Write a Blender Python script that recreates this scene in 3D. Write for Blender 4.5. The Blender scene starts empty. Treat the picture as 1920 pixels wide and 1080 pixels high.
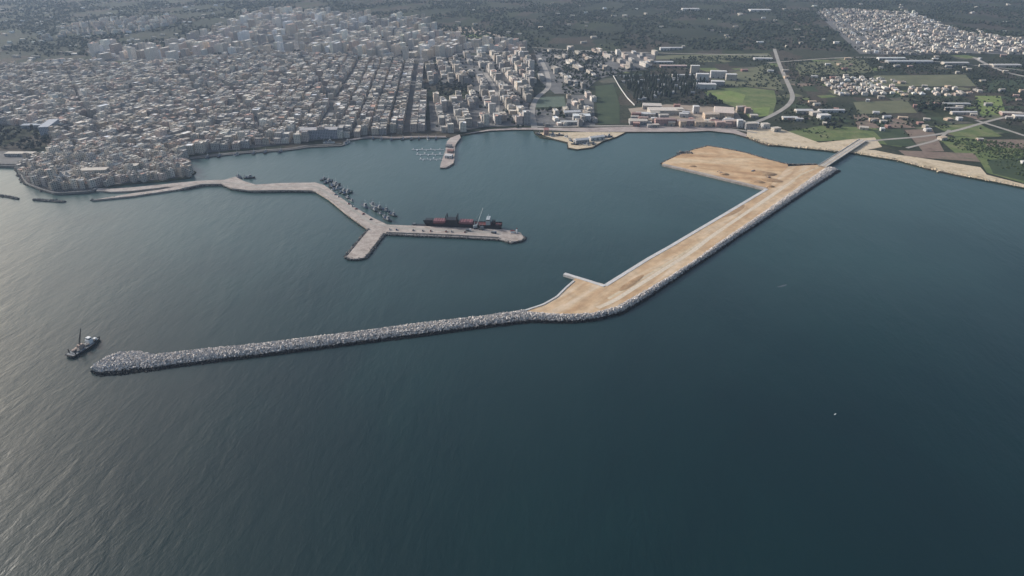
import bpy, bmesh, math, random
import numpy as np
from collections import Counter
from mathutils import Vector, Matrix

random.seed(7)
rng = np.random.default_rng(7)
R = math.radians
scene = bpy.context.scene
col = scene.collection

# ------------------------------------------------------------------ camera, sky, sun, exposure
CAM_H, PITCH, FPX = 400.0, R(27.85), 1280.0
cd = bpy.data.cameras.new("camera")
cd.sensor_width = 36.0; cd.lens = 24.0; cd.clip_start = 1.0; cd.clip_end = 40000.0
cam = bpy.data.objects.new("camera", cd); col.objects.link(cam)
cam.location = (0, 0, CAM_H); cam.rotation_euler = (math.pi/2 - PITCH, 0, 0)
scene.camera = cam

SUN_AZ, SUN_EL = R(-62.5), R(25)          # azimuth clockwise from +Y
world = bpy.data.worlds.new("World"); scene.world = world; world.use_nodes = True
wn = world.node_tree; wn.nodes.clear()
sky = wn.nodes.new("ShaderNodeTexSky"); sky.sky_type = 'NISHITA'; sky.sun_disc = False
sky.sun_elevation = SUN_EL; sky.sun_rotation = SUN_AZ % (2*math.pi)
sky.air_density = 1.0; sky.dust_density = 3.6; sky.ozone_density = 1.0; sky.altitude = 100
bg = wn.nodes.new("ShaderNodeBackground"); bg.inputs[1].default_value = 0.15
wo = wn.nodes.new("ShaderNodeOutputWorld")
wn.links.new(sky.outputs[0], bg.inputs[0]); wn.links.new(bg.outputs[0], wo.inputs[0])

sd = bpy.data.lights.new("sun", 'SUN'); sd.energy = 3.9; sd.angle = R(8); sd.color = (1.0, 0.98, 0.96)
sun = bpy.data.objects.new("sun", sd); col.objects.link(sun)
sv = Vector((math.sin(SUN_AZ)*math.cos(SUN_EL), math.cos(SUN_AZ)*math.cos(SUN_EL), math.sin(SUN_EL)))
sun.rotation_euler = (-sv).to_track_quat('-Z', 'Y').to_euler(); sun.location = (0, 0, 900)

vs = scene.view_settings
vs.view_transform = 'Standard'; vs.look = 'None'; vs.gamma = 1.0; vs.use_curve_mapping = False
vs.exposure = 0.15
scene.cycles.max_bounces = 6; scene.cycles.diffuse_bounces = 2; scene.cycles.glossy_bounces = 2
scene.cycles.volume_bounces = 0; scene.cycles.caustics_reflective = False; scene.cycles.caustics_refractive = False

# ------------------------------------------------------------------ ground positions from the map sketch
cp, sp = math.cos(PITCH), math.sin(PITCH)
def pix(x, y, z=0.0):
    a, b = (x-960)/FPX, -(y-540)/FPX
    d = (a, cp + sp*b, -sp + cp*b)
    t = (z-CAM_H)/d[2]
    return Vector((d[0]*t, d[1]*t, z))
def P(pts, z=0.0):
    return [pix(x, y, z) for x, y in pts]
def inside(poly, X, Y):
    """points inside a world polygon"""
    X = np.asarray(X, float); Y = np.asarray(Y, float); r = np.zeros(X.shape, bool)
    n = len(poly)
    for i in range(n):
        x1, y1 = poly[i][0], poly[i][1]; x2, y2 = poly[i-1][0], poly[i-1][1]
        c = (y1 > Y) != (y2 > Y)
        with np.errstate(divide='ignore', invalid='ignore'):
            xi = (x2-x1)*(Y-y1)/(y2-y1+1e-12)+x1
        r ^= c & (X < xi)
    return r
def resample(pts, n):
    pts = [Vector(p) for p in pts]
    L = [0]
    for a, b in zip(pts, pts[1:]): L.append(L[-1]+(b-a).length)
    out = []
    for k in range(n):
        s = L[-1]*k/(n-1); i = 0
        while i < len(L)-2 and L[i+1] < s: i += 1
        t = (s-L[i])/max(L[i+1]-L[i], 1e-9)
        out.append(pts[i].lerp(pts[i+1], t))
    return out

# ------------------------------------------------------------------ materials
def nodes(name):
    m = bpy.data.materials.new(name); m.use_nodes = True
    nt = m.node_tree; b = nt.nodes["Principled BSDF"]
    return m, nt, b
def N(nt, t, **kw):
    n = nt.nodes.new(t)
    for k, v in kw.items(): setattr(n, k, v)
    return n
def ramp(nt, stops, interp='LINEAR'):
    r = N(nt, "ShaderNodeValToRGB"); e = r.color_ramp; e.interpolation = interp
    while len(e.elements) > 1: e.elements.remove(e.elements[-1])
    e.elements[0].position = stops[0][0]; e.elements[0].color = (*stops[0][1], 1)
    for p, c in stops[1:]:
        x = e.elements.new(p); x.color = (*c, 1)
    return r
def position(nt, scale=(1, 1, 1), rot=0.0):
    g = N(nt, "ShaderNodeNewGeometry"); m = N(nt, "ShaderNodeMapping"); m.vector_type = 'TEXTURE' if False else 'POINT'
    m.inputs['Rotation'].default_value = (0, 0, rot)
    m.inputs['Scale'].default_value = scale
    # rotate first, then stretch
    r = N(nt, "ShaderNodeVectorRotate"); r.rotation_type = 'Z_AXIS'; r.inputs['Angle'].default_value = rot
    m.inputs['Rotation'].default_value = (0, 0, 0)
    nt.links.new(g.outputs['Position'], r.inputs['Vector']); nt.links.new(r.outputs[0], m.inputs['Vector'])
    return m.outputs[0]
def noise(nt, vec, scale, detail=3, rough=0.55, dist=0.0):
    n = N(nt, "ShaderNodeTexNoise"); n.inputs['Scale'].default_value = scale; n.inputs['Detail'].default_value = detail
    n.inputs['Roughness'].default_value = rough; n.inputs['Distortion'].default_value = dist
    nt.links.new(vec, n.inputs['Vector']); return n.outputs['Fac']
def mix(nt, fac, a, b, mode='MIX'):
    m = N(nt, "ShaderNodeMix", data_type='RGBA', blend_type=mode)
    for s, v in ((0, fac), (6, a), (7, b)):
        if hasattr(v, 'is_linked'): nt.links.new(v, m.inputs[s])
        else: m.inputs[s].default_value = v if s == 0 else (*v, 1)
    return m.outputs[2]
def mathn(nt, op, a, b=0.0, clamp=False):
    m = N(nt, "ShaderNodeMath", operation=op, use_clamp=clamp)
    for s, v in ((0, a), (1, b)):
        if hasattr(v, 'is_linked'): nt.links.new(v, m.inputs[s])
        else: m.inputs[s].default_value = v
    return m.outputs[0]

def mat_noise(name, c1, c2, scale=0.05, rough=0.9, c3=None, scale2=0.6, stretch=(1, 1, 1), rot=0, wet_and_shade=None, island=False):
    """two- or three-tone mottled surface; wet = (height, colour) for the weed-stained zone by the water, with slope shade painted in on the armour"""
    m, nt, b = nodes(name)
    v = position(nt, stretch, rot)
    f = noise(nt, v, scale, 5, 0.6, 0.4)
    r = ramp(nt, [(0.32, c1), (0.68, c2)]) if c3 is None else ramp(nt, [(0.28, c1), (0.5, c2), (0.72, c3)])
    nt.links.new(f, r.inputs[0])
    f2 = noise(nt, position(nt), scale2, 3, 0.7)
    r2 = ramp(nt, [(0.3, (0.78, 0.78, 0.78)), (0.7, (1.12, 1.12, 1.12))]); nt.links.new(f2, r2.inputs[0])
    c = mix(nt, 1.0, r.outputs[0], r2.outputs[0], 'MULTIPLY')
    if island:
        gi = N(nt, "ShaderNodeNewGeometry"); ri = ramp(nt, [(0.0, (0.56, 0.56, 0.56)), (0.35, (0.82, 0.82, 0.82)), (1.0, (1.08, 1.08, 1.08))])
        nt.links.new(gi.outputs['Random Per Island'], ri.inputs[0]); c = mix(nt, 1.0, c, ri.outputs[0], 'MULTIPLY')
    if wet_and_shade:
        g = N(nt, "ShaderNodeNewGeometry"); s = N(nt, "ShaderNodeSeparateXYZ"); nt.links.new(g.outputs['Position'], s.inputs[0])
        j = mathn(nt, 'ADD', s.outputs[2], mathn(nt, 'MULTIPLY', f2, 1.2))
        w = N(nt, "ShaderNodeMapRange"); w.inputs[1].default_value = wet_and_shade[0]+1.2; w.inputs[2].default_value = wet_and_shade[0]+0.3
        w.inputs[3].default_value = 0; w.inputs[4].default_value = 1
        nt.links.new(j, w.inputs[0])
        c = mix(nt, w.outputs[0], c, wet_and_shade[1])
    nt.links.new(c, b.inputs['Base Color']); b.inputs['Roughness'].default_value = rough
    b.inputs['Specular IOR Level'].default_value = 0.25
    return m
def mat_plain(name, c, rough=0.6, var=0.25, scale=0.4):
    return mat_noise(name, tuple(x*(1-var) for x in c), c, scale, rough)

def mat_tinted(name, source, facade, rough=0.85):
    """colour comes from each building or tree: 'object' colour or the mesh attribute 'Tint'"""
    m, nt, b = nodes(name)
    if source == 'object':
        o = N(nt, "ShaderNodeObjectInfo"); c = o.outputs['Color']
    else:
        o = N(nt, "ShaderNodeAttribute"); o.attribute_name = 'Tint'; c = o.outputs['Color']
    f2 = noise(nt, position(nt), 0.35, 4, 0.7)
    r2 = ramp(nt, [(0.3, (0.72, 0.72, 0.72)), (0.7, (1.1, 1.1, 1.1))]); nt.links.new(f2, r2.inputs[0])
    c = mix(nt, 1.0, c, r2.outputs[0], 'MULTIPLY')
    if facade:
        g = N(nt, "ShaderNodeNewGeometry")
        cr = N(nt, "ShaderNodeVectorMath", operation='CROSS_PRODUCT'); nt.links.new(g.outputs['True Normal'], cr.inputs[0]); cr.inputs[1].default_value = (0, 0, 1)
        dt = N(nt, "ShaderNodeVectorMath", operation='DOT_PRODUCT'); nt.links.new(cr.outputs[0], dt.inputs[0]); nt.links.new(g.outputs['Position'], dt.inputs[1])
        s = N(nt, "ShaderNodeSeparateXYZ"); nt.links.new(g.outputs['Position'], s.inputs[0])
        sn = N(nt, "ShaderNodeSeparateXYZ"); nt.links.new(g.outputs['True Normal'], sn.inputs[0])
        fu = mathn(nt, 'FRACT', mathn(nt, 'DIVIDE', dt.outputs['Value'], 3.4))
        fz = mathn(nt, 'FRACT', mathn(nt, 'DIVIDE', mathn(nt, 'SUBTRACT', s.outputs[2], 1.5), 3.3))
        wu = mathn(nt, 'MULTIPLY', mathn(nt, 'GREATER_THAN', fu, 0.3), mathn(nt, 'LESS_THAN', fu, 0.7))
        wz = mathn(nt, 'MULTIPLY', mathn(nt, 'GREATER_THAN', fz, 0.3), mathn(nt, 'LESS_THAN', fz, 0.78))
        side = mathn(nt, 'LESS_THAN', mathn(nt, 'ABSOLUTE', sn.outputs[2]), 0.3)
        w = mathn(nt, 'MULTIPLY', mathn(nt, 'MULTIPLY', wu, wz), side)
        c = mix(nt, w, c, (0.045, 0.05, 0.058))
    nt.links.new(c, b.inputs['Base Color']); b.inputs['Roughness'].default_value = rough
    b.inputs['Specular IOR Level'].default_value = 0.2
    return m

def mat_sea():
    m, nt, b = nodes("sea_water")
    v = position(nt)
    f = noise(nt, v, 0.0035, 4, 0.55, 0.6)
    r = ramp(nt, [(0.3, (0.0020, 0.0140, 0.0165)), (0.55, (0.0028, 0.0190, 0.0205)), (0.75, (0.0040, 0.0275, 0.0265))])
    nt.links.new(f, r.inputs[0])
    # water paler and greener shoreward: shallows, plus grazing sky reflection painted into the colour
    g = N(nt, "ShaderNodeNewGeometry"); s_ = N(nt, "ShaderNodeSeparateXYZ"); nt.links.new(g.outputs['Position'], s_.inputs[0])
    shoreward = mathn(nt, 'ADD', s_.outputs[1], mathn(nt, 'MULTIPLY', mathn(nt, 'SUBTRACT', noise(nt, v, 0.0028, 4, 0.6, 0.5), 0.5), 700.0))
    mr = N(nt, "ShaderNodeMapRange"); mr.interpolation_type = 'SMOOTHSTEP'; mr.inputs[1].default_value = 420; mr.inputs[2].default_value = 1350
    nt.links.new(shoreward, mr.inputs[0])
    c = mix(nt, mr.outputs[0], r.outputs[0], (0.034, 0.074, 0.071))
    nt.links.new(c, b.inputs['Base Color'])
    b.inputs['IOR'].default_value = 1.333; b.inputs['Roughness'].default_value = 0.29
    # swell: long crests, then chop
    sw = noise(nt, position(nt, (0.10, 0.034, 0.05), R(7)), 1.0, 4, 0.55, 0.5)
    sw2 = noise(nt, position(nt, (0.04, 0.016, 0.05), R(2)), 1.0, 3, 0.5, 0.4)
    ch = noise(nt, position(nt, (0.34, 0.17, 0.2), R(24)), 1.0, 4, 0.6, 0.3)
    calm = noise(nt, position(nt, (0.006, 0.0022, 0.004), R(-15)), 1.0, 3, 0.5, 0.5)
    cr = N(nt, "ShaderNodeMapRange"); cr.inputs[1].default_value = 0.32; cr.inputs[2].default_value = 0.68
    cr.inputs[3].default_value = 0.25; cr.inputs[4].default_value = 1.15; nt.links.new(calm, cr.inputs[0])
    h = mathn(nt, 'ADD', mathn(nt, 'MULTIPLY', sw, 0.55), mathn(nt, 'MULTIPLY', sw2, 0.6))
    h = mathn(nt, 'ADD', h, mathn(nt, 'MULTIPLY', ch, 0.20))
    h = mathn(nt, 'MULTIPLY', h, cr.outputs[0])
    bp = N(nt, "ShaderNodeBump"); bp.inputs['Strength'].default_value = 1.0; bp.inputs['Distance'].default_value = 1.0
    nt.links.new(h, bp.inputs['Height']); nt.links.new(bp.outputs[0], b.inputs['Normal'])
    return m

def mat_land():
    m, nt, b = nodes("countryside")
    def cells(scale, rot, stretch):
        vo = N(nt, "ShaderNodeTexVoronoi", feature='F1', distance='CHEBYCHEV'); vo.inputs['Scale'].default_value = scale; vo.inputs['Randomness'].default_value = 0.8
        nt.links.new(position(nt, stretch, rot), vo.inputs['Vector'])
        s = N(nt, "ShaderNodeSeparateColor"); nt.links.new(vo.outputs['Color'], s.inputs[0]); return s.outputs[0]
    f = cells(0.011, R(14), (1, 0.55, 1))
    r = ramp(nt, [(0.0, (0.030, 0.038, 0.026)), (0.25, (0.042, 0.048, 0.034)), (0.45, (0.034, 0.041, 0.028)), (0.62, (0.062, 0.054, 0.044)),
                  (0.78, (0.040, 0.050, 0.028)), (0.92, (0.060, 0.056, 0.046))], 'CONSTANT')
    nt.links.new(f, r.inputs[0])
    # rows of orchard trees seen from far off
    vo = N(nt, "ShaderNodeTexVoronoi"); vo.inputs['Scale'].default_value = 0.12; nt.links.new(position(nt), vo.inputs['Vector'])
    d = ramp(nt, [(0.25, (0.55, 0.6, 0.55)), (0.6, (1.15, 1.12, 1.05))]); nt.links.new(vo.outputs['Distance'], d.inputs[0])
    c = mix(nt, 0.75, r.outputs[0], d.outputs[0], 'MULTIPLY')
    f3 = noise(nt, position(nt), 0.0016, 4, 0.6)
    r3 = ramp(nt, [(0.3, (0.72, 0.74, 0.75)), (0.7, (1.2, 1.15, 1.1))]); nt.links.new(f3, r3.inputs[0])
    c = mix(nt, 1.0, c, r3.outputs[0], 'MULTIPLY')
    nt.links.new(c, b.inputs['Base Color']); b.inputs['Roughness'].default_value = 0.95; b.inputs['Specular IOR Level'].default_value = 0.1
    return m

ARM = math.atan2(*(lambda a: (a.y, a.x))(pix(1437, 352)-pix(1135, 538)))
M = {
 'sea': mat_sea(), 'land': mat_land(),
 'sand': mat_noise('packed_sand', (0.40, 0.25, 0.135), (0.51, 0.365, 0.225), 0.075, 0.95, (0.59, 0.475, 0.345), 0.08, (0.14, 1, 1), -ARM),
 'sandpad': mat_noise('loose_sand', (0.32, 0.18, 0.09), (0.50, 0.335, 0.19), 0.02, 0.95, (0.61, 0.48, 0.32), 0.06, (0.45, 1.6, 1), R(16)),
 'gravel': mat_noise('pale_gravel', (0.52, 0.42, 0.30), (0.60, 0.52, 0.41), 0.06, 0.95, (0.52, 0.38, 0.23), 0.3, (0.12, 1, 1), -ARM),
 'soil': mat_noise('brown_soil', (0.28, 0.175, 0.095), (0.44, 0.30, 0.175), 0.15, 0.95),
 'beach': mat_noise('beach_sand', (0.36, 0.28, 0.18), (0.56, 0.46, 0.32), 0.04, 0.95, (0.48, 0.40, 0.30), 0.2),
 'rock': mat_noise('armour_rock', (0.39, 0.355, 0.32), (0.57, 0.525, 0.48), 0.5, 0.9, (0.68, 0.63, 0.58), 1.5, island=True, wet_and_shade=(2.3, (0.012, 0.013, 0.014))),  # dark foot: weed and wet rock, plus shade painted into the colour
 'core': mat_noise('core_rubble', (0.13, 0.12, 0.11), (0.26, 0.24, 0.22), 0.3, 0.95, None, 1.2, wet_and_shade=(2.2, (0.010, 0.011, 0.012))),  # same dark foot beneath the blocks, weed with painted shade
 'darkrock': mat_noise('weedy_rock', (0.09, 0.085, 0.08), (0.20, 0.19, 0.175), 0.3, 0.95, None, 1.2, wet_and_shade=(0.7, (0.010, 0.011, 0.012))),
 'cap': mat_noise('new_concrete', (0.46, 0.445, 0.42), (0.60, 0.585, 0.56), 0.15, 0.85),
 'concrete': mat_noise('pier_concrete', (0.25, 0.21, 0.18), (0.37, 0.32, 0.28), 0.08, 0.9, (0.46, 0.405, 0.355), 0.3),
 'quaywall': mat_noise('quay_wall', (0.13, 0.125, 0.12), (0.22, 0.21, 0.20), 0.15, 0.9, wet_and_shade=(0.5, (0.015, 0.016, 0.017))),
 'paved': mat_noise('town_paving', (0.10, 0.098, 0.096), (0.17, 0.165, 0.158), 0.03, 0.95),
 'promenade': mat_noise('promenade', (0.22, 0.19, 0.175), (0.36, 0.30, 0.27), 0.03, 0.95, (0.42, 0.38, 0.34), 0.1),
 'road': mat_noise('road_dusty', (0.27, 0.25, 0.22), (0.38, 0.35, 0.31), 0.03, 0.95),
 'deck': mat_noise('bridge_deck', (0.34, 0.29, 0.23), (0.46, 0.40, 0.32), 0.1, 0.9, (0.52, 0.46, 0.38), 0.5),
 'green': mat_noise('meadow', (0.066, 0.099, 0.035), (0.115, 0.148, 0.050), 0.025, 0.95, (0.181, 0.178, 0.087), 0.12),
 'bright': mat_noise('young_crop', (0.103, 0.148, 0.041), (0.159, 0.211, 0.058), 0.02, 0.95, (0.206, 0.211, 0.090), 0.12),
 'dgreen': mat_noise('dark_orchard', (0.028, 0.048, 0.022), (0.050, 0.070, 0.032), 0.03, 0.95),
 'cypress_litter': mat_noise('cypress_litter', (0.020, 0.024, 0.016), (0.036, 0.038, 0.026), 0.05, 0.95),
 'scrub': mat_noise('scrubland', (0.046, 0.055, 0.037), (0.086, 0.084, 0.058), 0.05, 0.95, (0.139, 0.125, 0.092), 0.2),
 'olive': mat_noise('rough_grazing', (0.099, 0.108, 0.059), (0.152, 0.152, 0.086), 0.02, 0.95),
 'plough': mat_noise('ploughed_earth', (0.14, 0.10, 0.078), (0.21, 0.155, 0.12), 0.03, 0.95, (0.12, 0.115, 0.07), 0.12),
 'tan': mat_noise('bare_lot', (0.25, 0.20, 0.15), (0.40, 0.33, 0.26), 0.02, 0.95),
 'pitch': mat_noise('sports_pitch', (0.085, 0.115, 0.085), (0.11, 0.14, 0.10), 0.05, 0.95),
 'wall_obj': mat_tinted('house_wall', 'object', True), 'roof_obj': mat_tinted('house_roof', 'object', False),
 'town': mat_tinted('far_house', 'attribute', True), 'leaf': mat_tinted('far_foliage', 'attribute', False, 0.9),
 'leaf_obj': mat_tinted('tree_foliage', 'object', False, 0.9),
 'bark': mat_plain('bark', (0.09, 0.065, 0.045)),
 'hull_dark': mat_plain('dark_hull', (0.022, 0.024, 0.030), 0.5), 'hull_blue': mat_plain('blue_hull', (0.05, 0.085, 0.16), 0.5),
 'hull_green': mat_plain('green_hull', (0.04, 0.10, 0.08), 0.5),
 'hull_white': mat_plain('white_hull', (0.72, 0.72, 0.70), 0.4), 'hull_red': mat_plain('red_oxide', (0.12, 0.035, 0.034), 0.6),
 'pink': mat_plain('faded_red_hatch', (0.30, 0.135, 0.145), 0.7), 'white': mat_plain('white_paint', (0.75, 0.76, 0.75), 0.5, 0.12),
 'steel': mat_plain('grey_steel', (0.17, 0.19, 0.20), 0.5), 'pale_steel': mat_plain('pale_steel', (0.42, 0.46, 0.47), 0.5),
 'glass': mat_plain('dark_glass', (0.02, 0.025, 0.03), 0.15), 'wood': mat_plain('boat_deck', (0.30, 0.22, 0.15), 0.8),
 'tarp': mat_plain('deck_gear', (0.42, 0.33, 0.28), 0.9), 'foam': mat_plain('foam', (0.10, 0.125, 0.14), 0.6),
 'house_grey': mat_plain('weathered_white', (.30, .31, .32), .6),
 'tyre': mat_plain('rubber', (0.02, 0.02, 0.02), 0.9),
}

# ------------------------------------------------------------------ helpers for objects
def tag(o, label=None, cat=None, group=None, kind=None):
    if label: o['label'] = label
    if cat: o['category'] = cat
    if group: o['group'] = group
    if kind: o['kind'] = kind
    return o
def empty(name, loc=(0, 0, 0), rz=0.0):
    o = bpy.data.objects.new(name, None); col.objects.link(o); o.location = loc; o.rotation_euler = (0, 0, rz); o.empty_display_size = 1
    return o
def link(name, me, mat, parent=None, smooth=False):
    if mat is not None and not me.materials: me.materials.append(mat)
    o = bpy.data.objects.new(name, me); col.objects.link(o)
    if parent: o.parent = parent
    return o
def from_bm(name, bm, mat, parent=None):
    me = bpy.data.meshes.new(name); bm.normal_update(); bm.to_mesh(me); bm.free()
    return link(name, me, mat, parent)
def box(bm, c, s, rz=0.0, tilt=None):
    """box centred in plan at c, from c.z up to c.z + s.z"""
    m = Matrix.Translation((c[0], c[1], c[2]+s[2]/2)) @ Matrix.Rotation(rz, 4, 'Z')
    if tilt: m = m @ tilt
    m = m @ Matrix.Diagonal((s[0], s[1], s[2], 1))
    return bmesh.ops.create_cube(bm, size=1.0, matrix=m)['verts']
def bar(bm, a, b, t):
    a, b = Vector(a), Vector(b); d = b-a; q = d.to_track_quat('Z', 'Y').to_matrix().to_4x4()
    m = Matrix.Translation((a+b)/2) @ q @ Matrix.Diagonal((t, t, d.length, 1))
    return bmesh.ops.create_cube(bm, size=1.0, matrix=m)
def cyl(bm, c, r1, r2, h, n=10):
    return bmesh.ops.create_cone(bm, cap_ends=True, segments=n, radius1=r1, radius2=r2, depth=h, matrix=Matrix.Translation((c[0], c[1], c[2]+h/2)))
def sheet(name, pts, z, mat, kind='structure', parent=None, bottom=None):
    """flat polygon at height z; with bottom, side faces down to it"""
    bm = bmesh.new()
    top = [bm.verts.new((p[0], p[1], z)) for p in pts]
    f = bm.faces.new(top); f.normal_update()
    if f.normal.z < 0: f.normal_flip()
    if bottom is not None:
        low = [bm.verts.new((p[0], p[1], bottom)) for p in pts]
        n = len(pts)
        for i in range(n):
            j = (i+1) % n
            bm.faces.new((top[i], top[j], low[j], low[i]))
    bmesh.ops.triangulate(bm, faces=[f])
    bmesh.ops.recalc_face_normals(bm, faces=bm.faces[:]) if bottom is not None else None
    o = from_bm(name, bm, mat, parent)
    if kind and parent is None: o['kind'] = kind
    return o
def ribbon(name, pts, width, z, mat, parent=None, bottom=None, kind='structure'):
    n = len(pts); Lf, Rt = [], []
    for i, p in enumerate(pts):
        a = pts[max(i-1, 0)]; b = pts[min(i+1, n-1)]
        d = Vector((b[0]-a[0], b[1]-a[1], 0)).normalized(); s = Vector((-d.y, d.x, 0))*width/2
        q = Vector((p[0], p[1], 0)); Lf.append(q+s); Rt.append(q-s)
    bm = bmesh.new()
    def row(q, h): return [bm.verts.new((v.x, v.y, h)) for v in q]
    l, r = row(Lf, z), row(Rt, z)
    for i in range(n-1): bm.faces.new((l[i], r[i], r[i+1], l[i+1]))
    if bottom is not None:
        lb, rb = row(Lf, bottom), row(Rt, bottom)
        for i in range(n-1):
            bm.faces.new((l[i+1], lb[i+1], lb[i], l[i])); bm.faces.new((r[i], rb[i], rb[i+1], r[i+1]))
        bm.faces.new((l[0], lb[0], rb[0], r[0])); bm.faces.new((r[-1], rb[-1], lb[-1], l[-1]))
    bmesh.ops.recalc_face_normals(bm, faces=bm.faces[:])
    for f in bm.faces:
        if bottom is None and f.normal.z < 0: f.normal_flip()
    o = from_bm(name, bm, mat, parent)
    if parent is None and kind: o['kind'] = kind
    return o
def smooth_line(pts, n):
    """round off a polyline"""
    pts = [Vector(p) for p in pts]
    for _ in range(2):
        q = [pts[0]]
        for a, b in zip(pts, pts[1:]): q += [a.lerp(b, .25), a.lerp(b, .75)]
        q.append(pts[-1]); pts = q
    return resample(pts, n)

# ------------------------------------------------------------------ sea and land
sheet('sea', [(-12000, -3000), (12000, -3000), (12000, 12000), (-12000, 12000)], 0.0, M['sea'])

LZ = 1.5
coast_px = [(-420, 296), (-200, 305), (0, 309), (31, 310), (42, 330), (50, 342), (77, 352), (104, 360), (171, 356), (181, 351), (240, 345), (312, 339),
            (356, 333), (368, 322), (358, 317), (356, 307), (353, 297), (404, 291), (479, 284), (543, 280), (575, 275), (618, 273), (644, 272), (645, 264),
            (678, 259), (700, 257), (740, 259), (792, 257), (839, 257), (862, 255), (888, 250), (917, 246), (964, 244), (1000, 244), (1002, 250), (1013, 258), (1040, 262),
            (1063, 268), (1064, 278), (1081, 281), (1112, 277), (1130, 266), (1157, 257), (1175, 248), (1230, 248), (1280, 248), (1330, 246), (1375, 251), (1400, 258),
            (1425, 268), (1441, 273), (1470, 275), (1498, 278), (1547, 283), (1575, 287), (1599, 288), (1639, 295), (1680, 301), (1740, 317), (1810, 332), (1865, 342),
            (1920, 353), (2100, 392), (2400, 470)]
coast = P(coast_px, LZ)
land_pts = [Vector((-12000, 2000, 0))] + coast + [Vector((3000, 700, 0)), Vector((12000, 500, 0)), Vector((12000, 12000, 0)), Vector((-12000, 12000, 0))]
land = sheet('land', land_pts, LZ, M['land'], bottom=-3.0)
land_world = [(p.x, p.y) for p in land_pts]

# fields, lots and beaches: thin sheets on the land, each a little above the last
_z = [LZ+0.05]
def field(name, px, mat):
    _z[0] += 0.006
    return sheet(name, P(px, LZ), _z[0], M[mat])
PARCEL_AZ = R(12)
for _ in range(150):                      # small parcels of the patchwork right of the town
    x, y = random.uniform(1130, 1940), 106+150*random.random()
    c = pix(x, y, LZ)
    if x < 1480 and y > 165: continue
    if not inside(land_world, [c.x], [c.y-45])[0]: continue
    w, d = random.uniform(25, 80), random.uniform(18, 70); a = PARCEL_AZ+random.choice([0, 0, R(8), R(-20)])
    q = [c+Vector((math.cos(a)*u*w-math.sin(a)*v*d+random.uniform(-6, 6), math.sin(a)*u*w+math.cos(a)*v*d+random.uniform(-6, 6), 0)) for u, v in ((-.5, -.5), (.5, -.5), (.5, .5), (-.5, .5))]
    _z[0] += 0.003
    sheet('field', q, _z[0], M[random.choice(['olive', 'green', 'dgreen', 'dgreen', 'plough', 'olive', 'scrub', 'scrub'])])
field('field', [(1318, 172), (1352, 166), (1400, 164), (1452, 170), (1456, 190), (1448, 216), (1405, 222), (1392, 206), (1345, 190)], 'green')
field('field', [(1400, 203), (1444, 201), (1440, 217), (1404, 221)], 'bright')
field('field', [(1322, 176), (1368, 170), (1398, 178), (1392, 194), (1340, 188)], 'bright')
field('field', [(1330, 140), (1376, 136), (1440, 120), (1462, 150), (1470, 170), (1400, 162), (1340, 162)], 'olive')
field('field', [(1116, 162), (1150, 158), (1162, 196), (1162, 232), (1122, 234)], 'dgreen')
field('sports_field', [(1001, 182), (1058, 181), (1061, 200), (998, 202)], 'pitch')
field('field', [(1470, 248), (1540, 236), (1640, 240), (1700, 262), (1690, 276), (1600, 262), (1520, 266)], 'green')
field('field', [(1636, 244), (1690, 242), (1720, 276), (1664, 272)], 'dgreen')
field('field', [(1756, 258), (1830, 256), (1920, 282), (1960, 330), (1920, 344), (1850, 324), (1836, 300), (1790, 286)], 'green')
field('field', [(1850, 300), (1920, 296), (1960, 320), (1920, 340), (1862, 326)], 'dgreen')
field('field', [(1750, 236), (1836, 232), (1880, 256), (1790, 256)], 'green')
field('field', [(1828, 180), (1876, 180), (1886, 214), (1838, 218)], 'bright')
field('field', [(1600, 216), (1622, 214), (1650, 240), (1608, 242)], 'plough')
field('field', [(1662, 222), (1700, 220), (1716, 240), (1672, 240)], 'plough')
field('field', [(1696, 244), (1748, 242), (1770, 284), (1730, 284)], 'plough')
field('field', [(1684, 282), (1826, 288), (1838, 304), (1700, 294)], 'plough')
field('field', [(1850, 262), (1960, 262), (1960, 280), (1850, 276)], 'plough')
field('field', [(1640, 142), (1810, 140), (1830, 162), (1620, 162)], 'olive')
field('field', [(1860, 150), (1960, 150), (1960, 172), (1850, 172)], 'dgreen')
field('field', [(1600, 192), (1700, 188), (1720, 212), (1610, 214)], 'olive')
field('field', [(1490, 118), (1620, 112), (1640, 136), (1500, 142)], 'olive')
field('field', [(1230, 104), (1440, 100), (1450, 108), (1230, 112)], 'olive')
field('field', [(820, 52), (880, 50), (945, 68), (935, 76), (850, 74)], 'tan')
field('field', [(860, 62), (920, 66), (928, 72), (864, 70)], 'bright')
field('bare_ground', [(1178, 204), (1250, 196), (1330, 200), (1380, 208), (1402, 240), (1330, 243), (1200, 244)], 'tan')
field('bare_ground', [(1402, 232), (1470, 244), (1536, 268), (1590, 262), (1640, 258), (1654, 276), (1600, 286), (1540, 281), (1440, 271), (1400, 256)], 'beach')
field('beach', [(1600, 280), (1640, 282), (1680, 290), (1750, 300), (1838, 314), (1850, 328), (1920, 346), (1960, 356), (1958, 360), (1920, 352), (1865, 341), (1810, 331), (1740, 316), (1680, 300), (1639, 294), (1602, 287)], 'beach')
field('promenade', [(862, 253), (888, 248), (917, 243), (964, 240), (1100, 240), (1180, 238), (1290, 238), (1376, 243), (1400, 252), (1399, 257), (1375, 250.4), (1330, 245.5), (1280, 247.4), (1175, 247.4), (1100, 247.6), (1000, 243.5), (964, 243.5), (917, 245.5), (888, 249.5)], 'promenade')
field('bare_ground', [(1003, 249), (1100, 248), (1172, 248.5), (1156, 256.5), (1130, 265), (1111, 276), (1082, 280), (1066, 277), (1065, 267), (1040, 261)], 'beach')
field('street_paving', [(0, 284), (60, 284), (96, 296), (60, 308), (0, 308), (-200, 304), (-200, 284)], 'paved')

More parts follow.
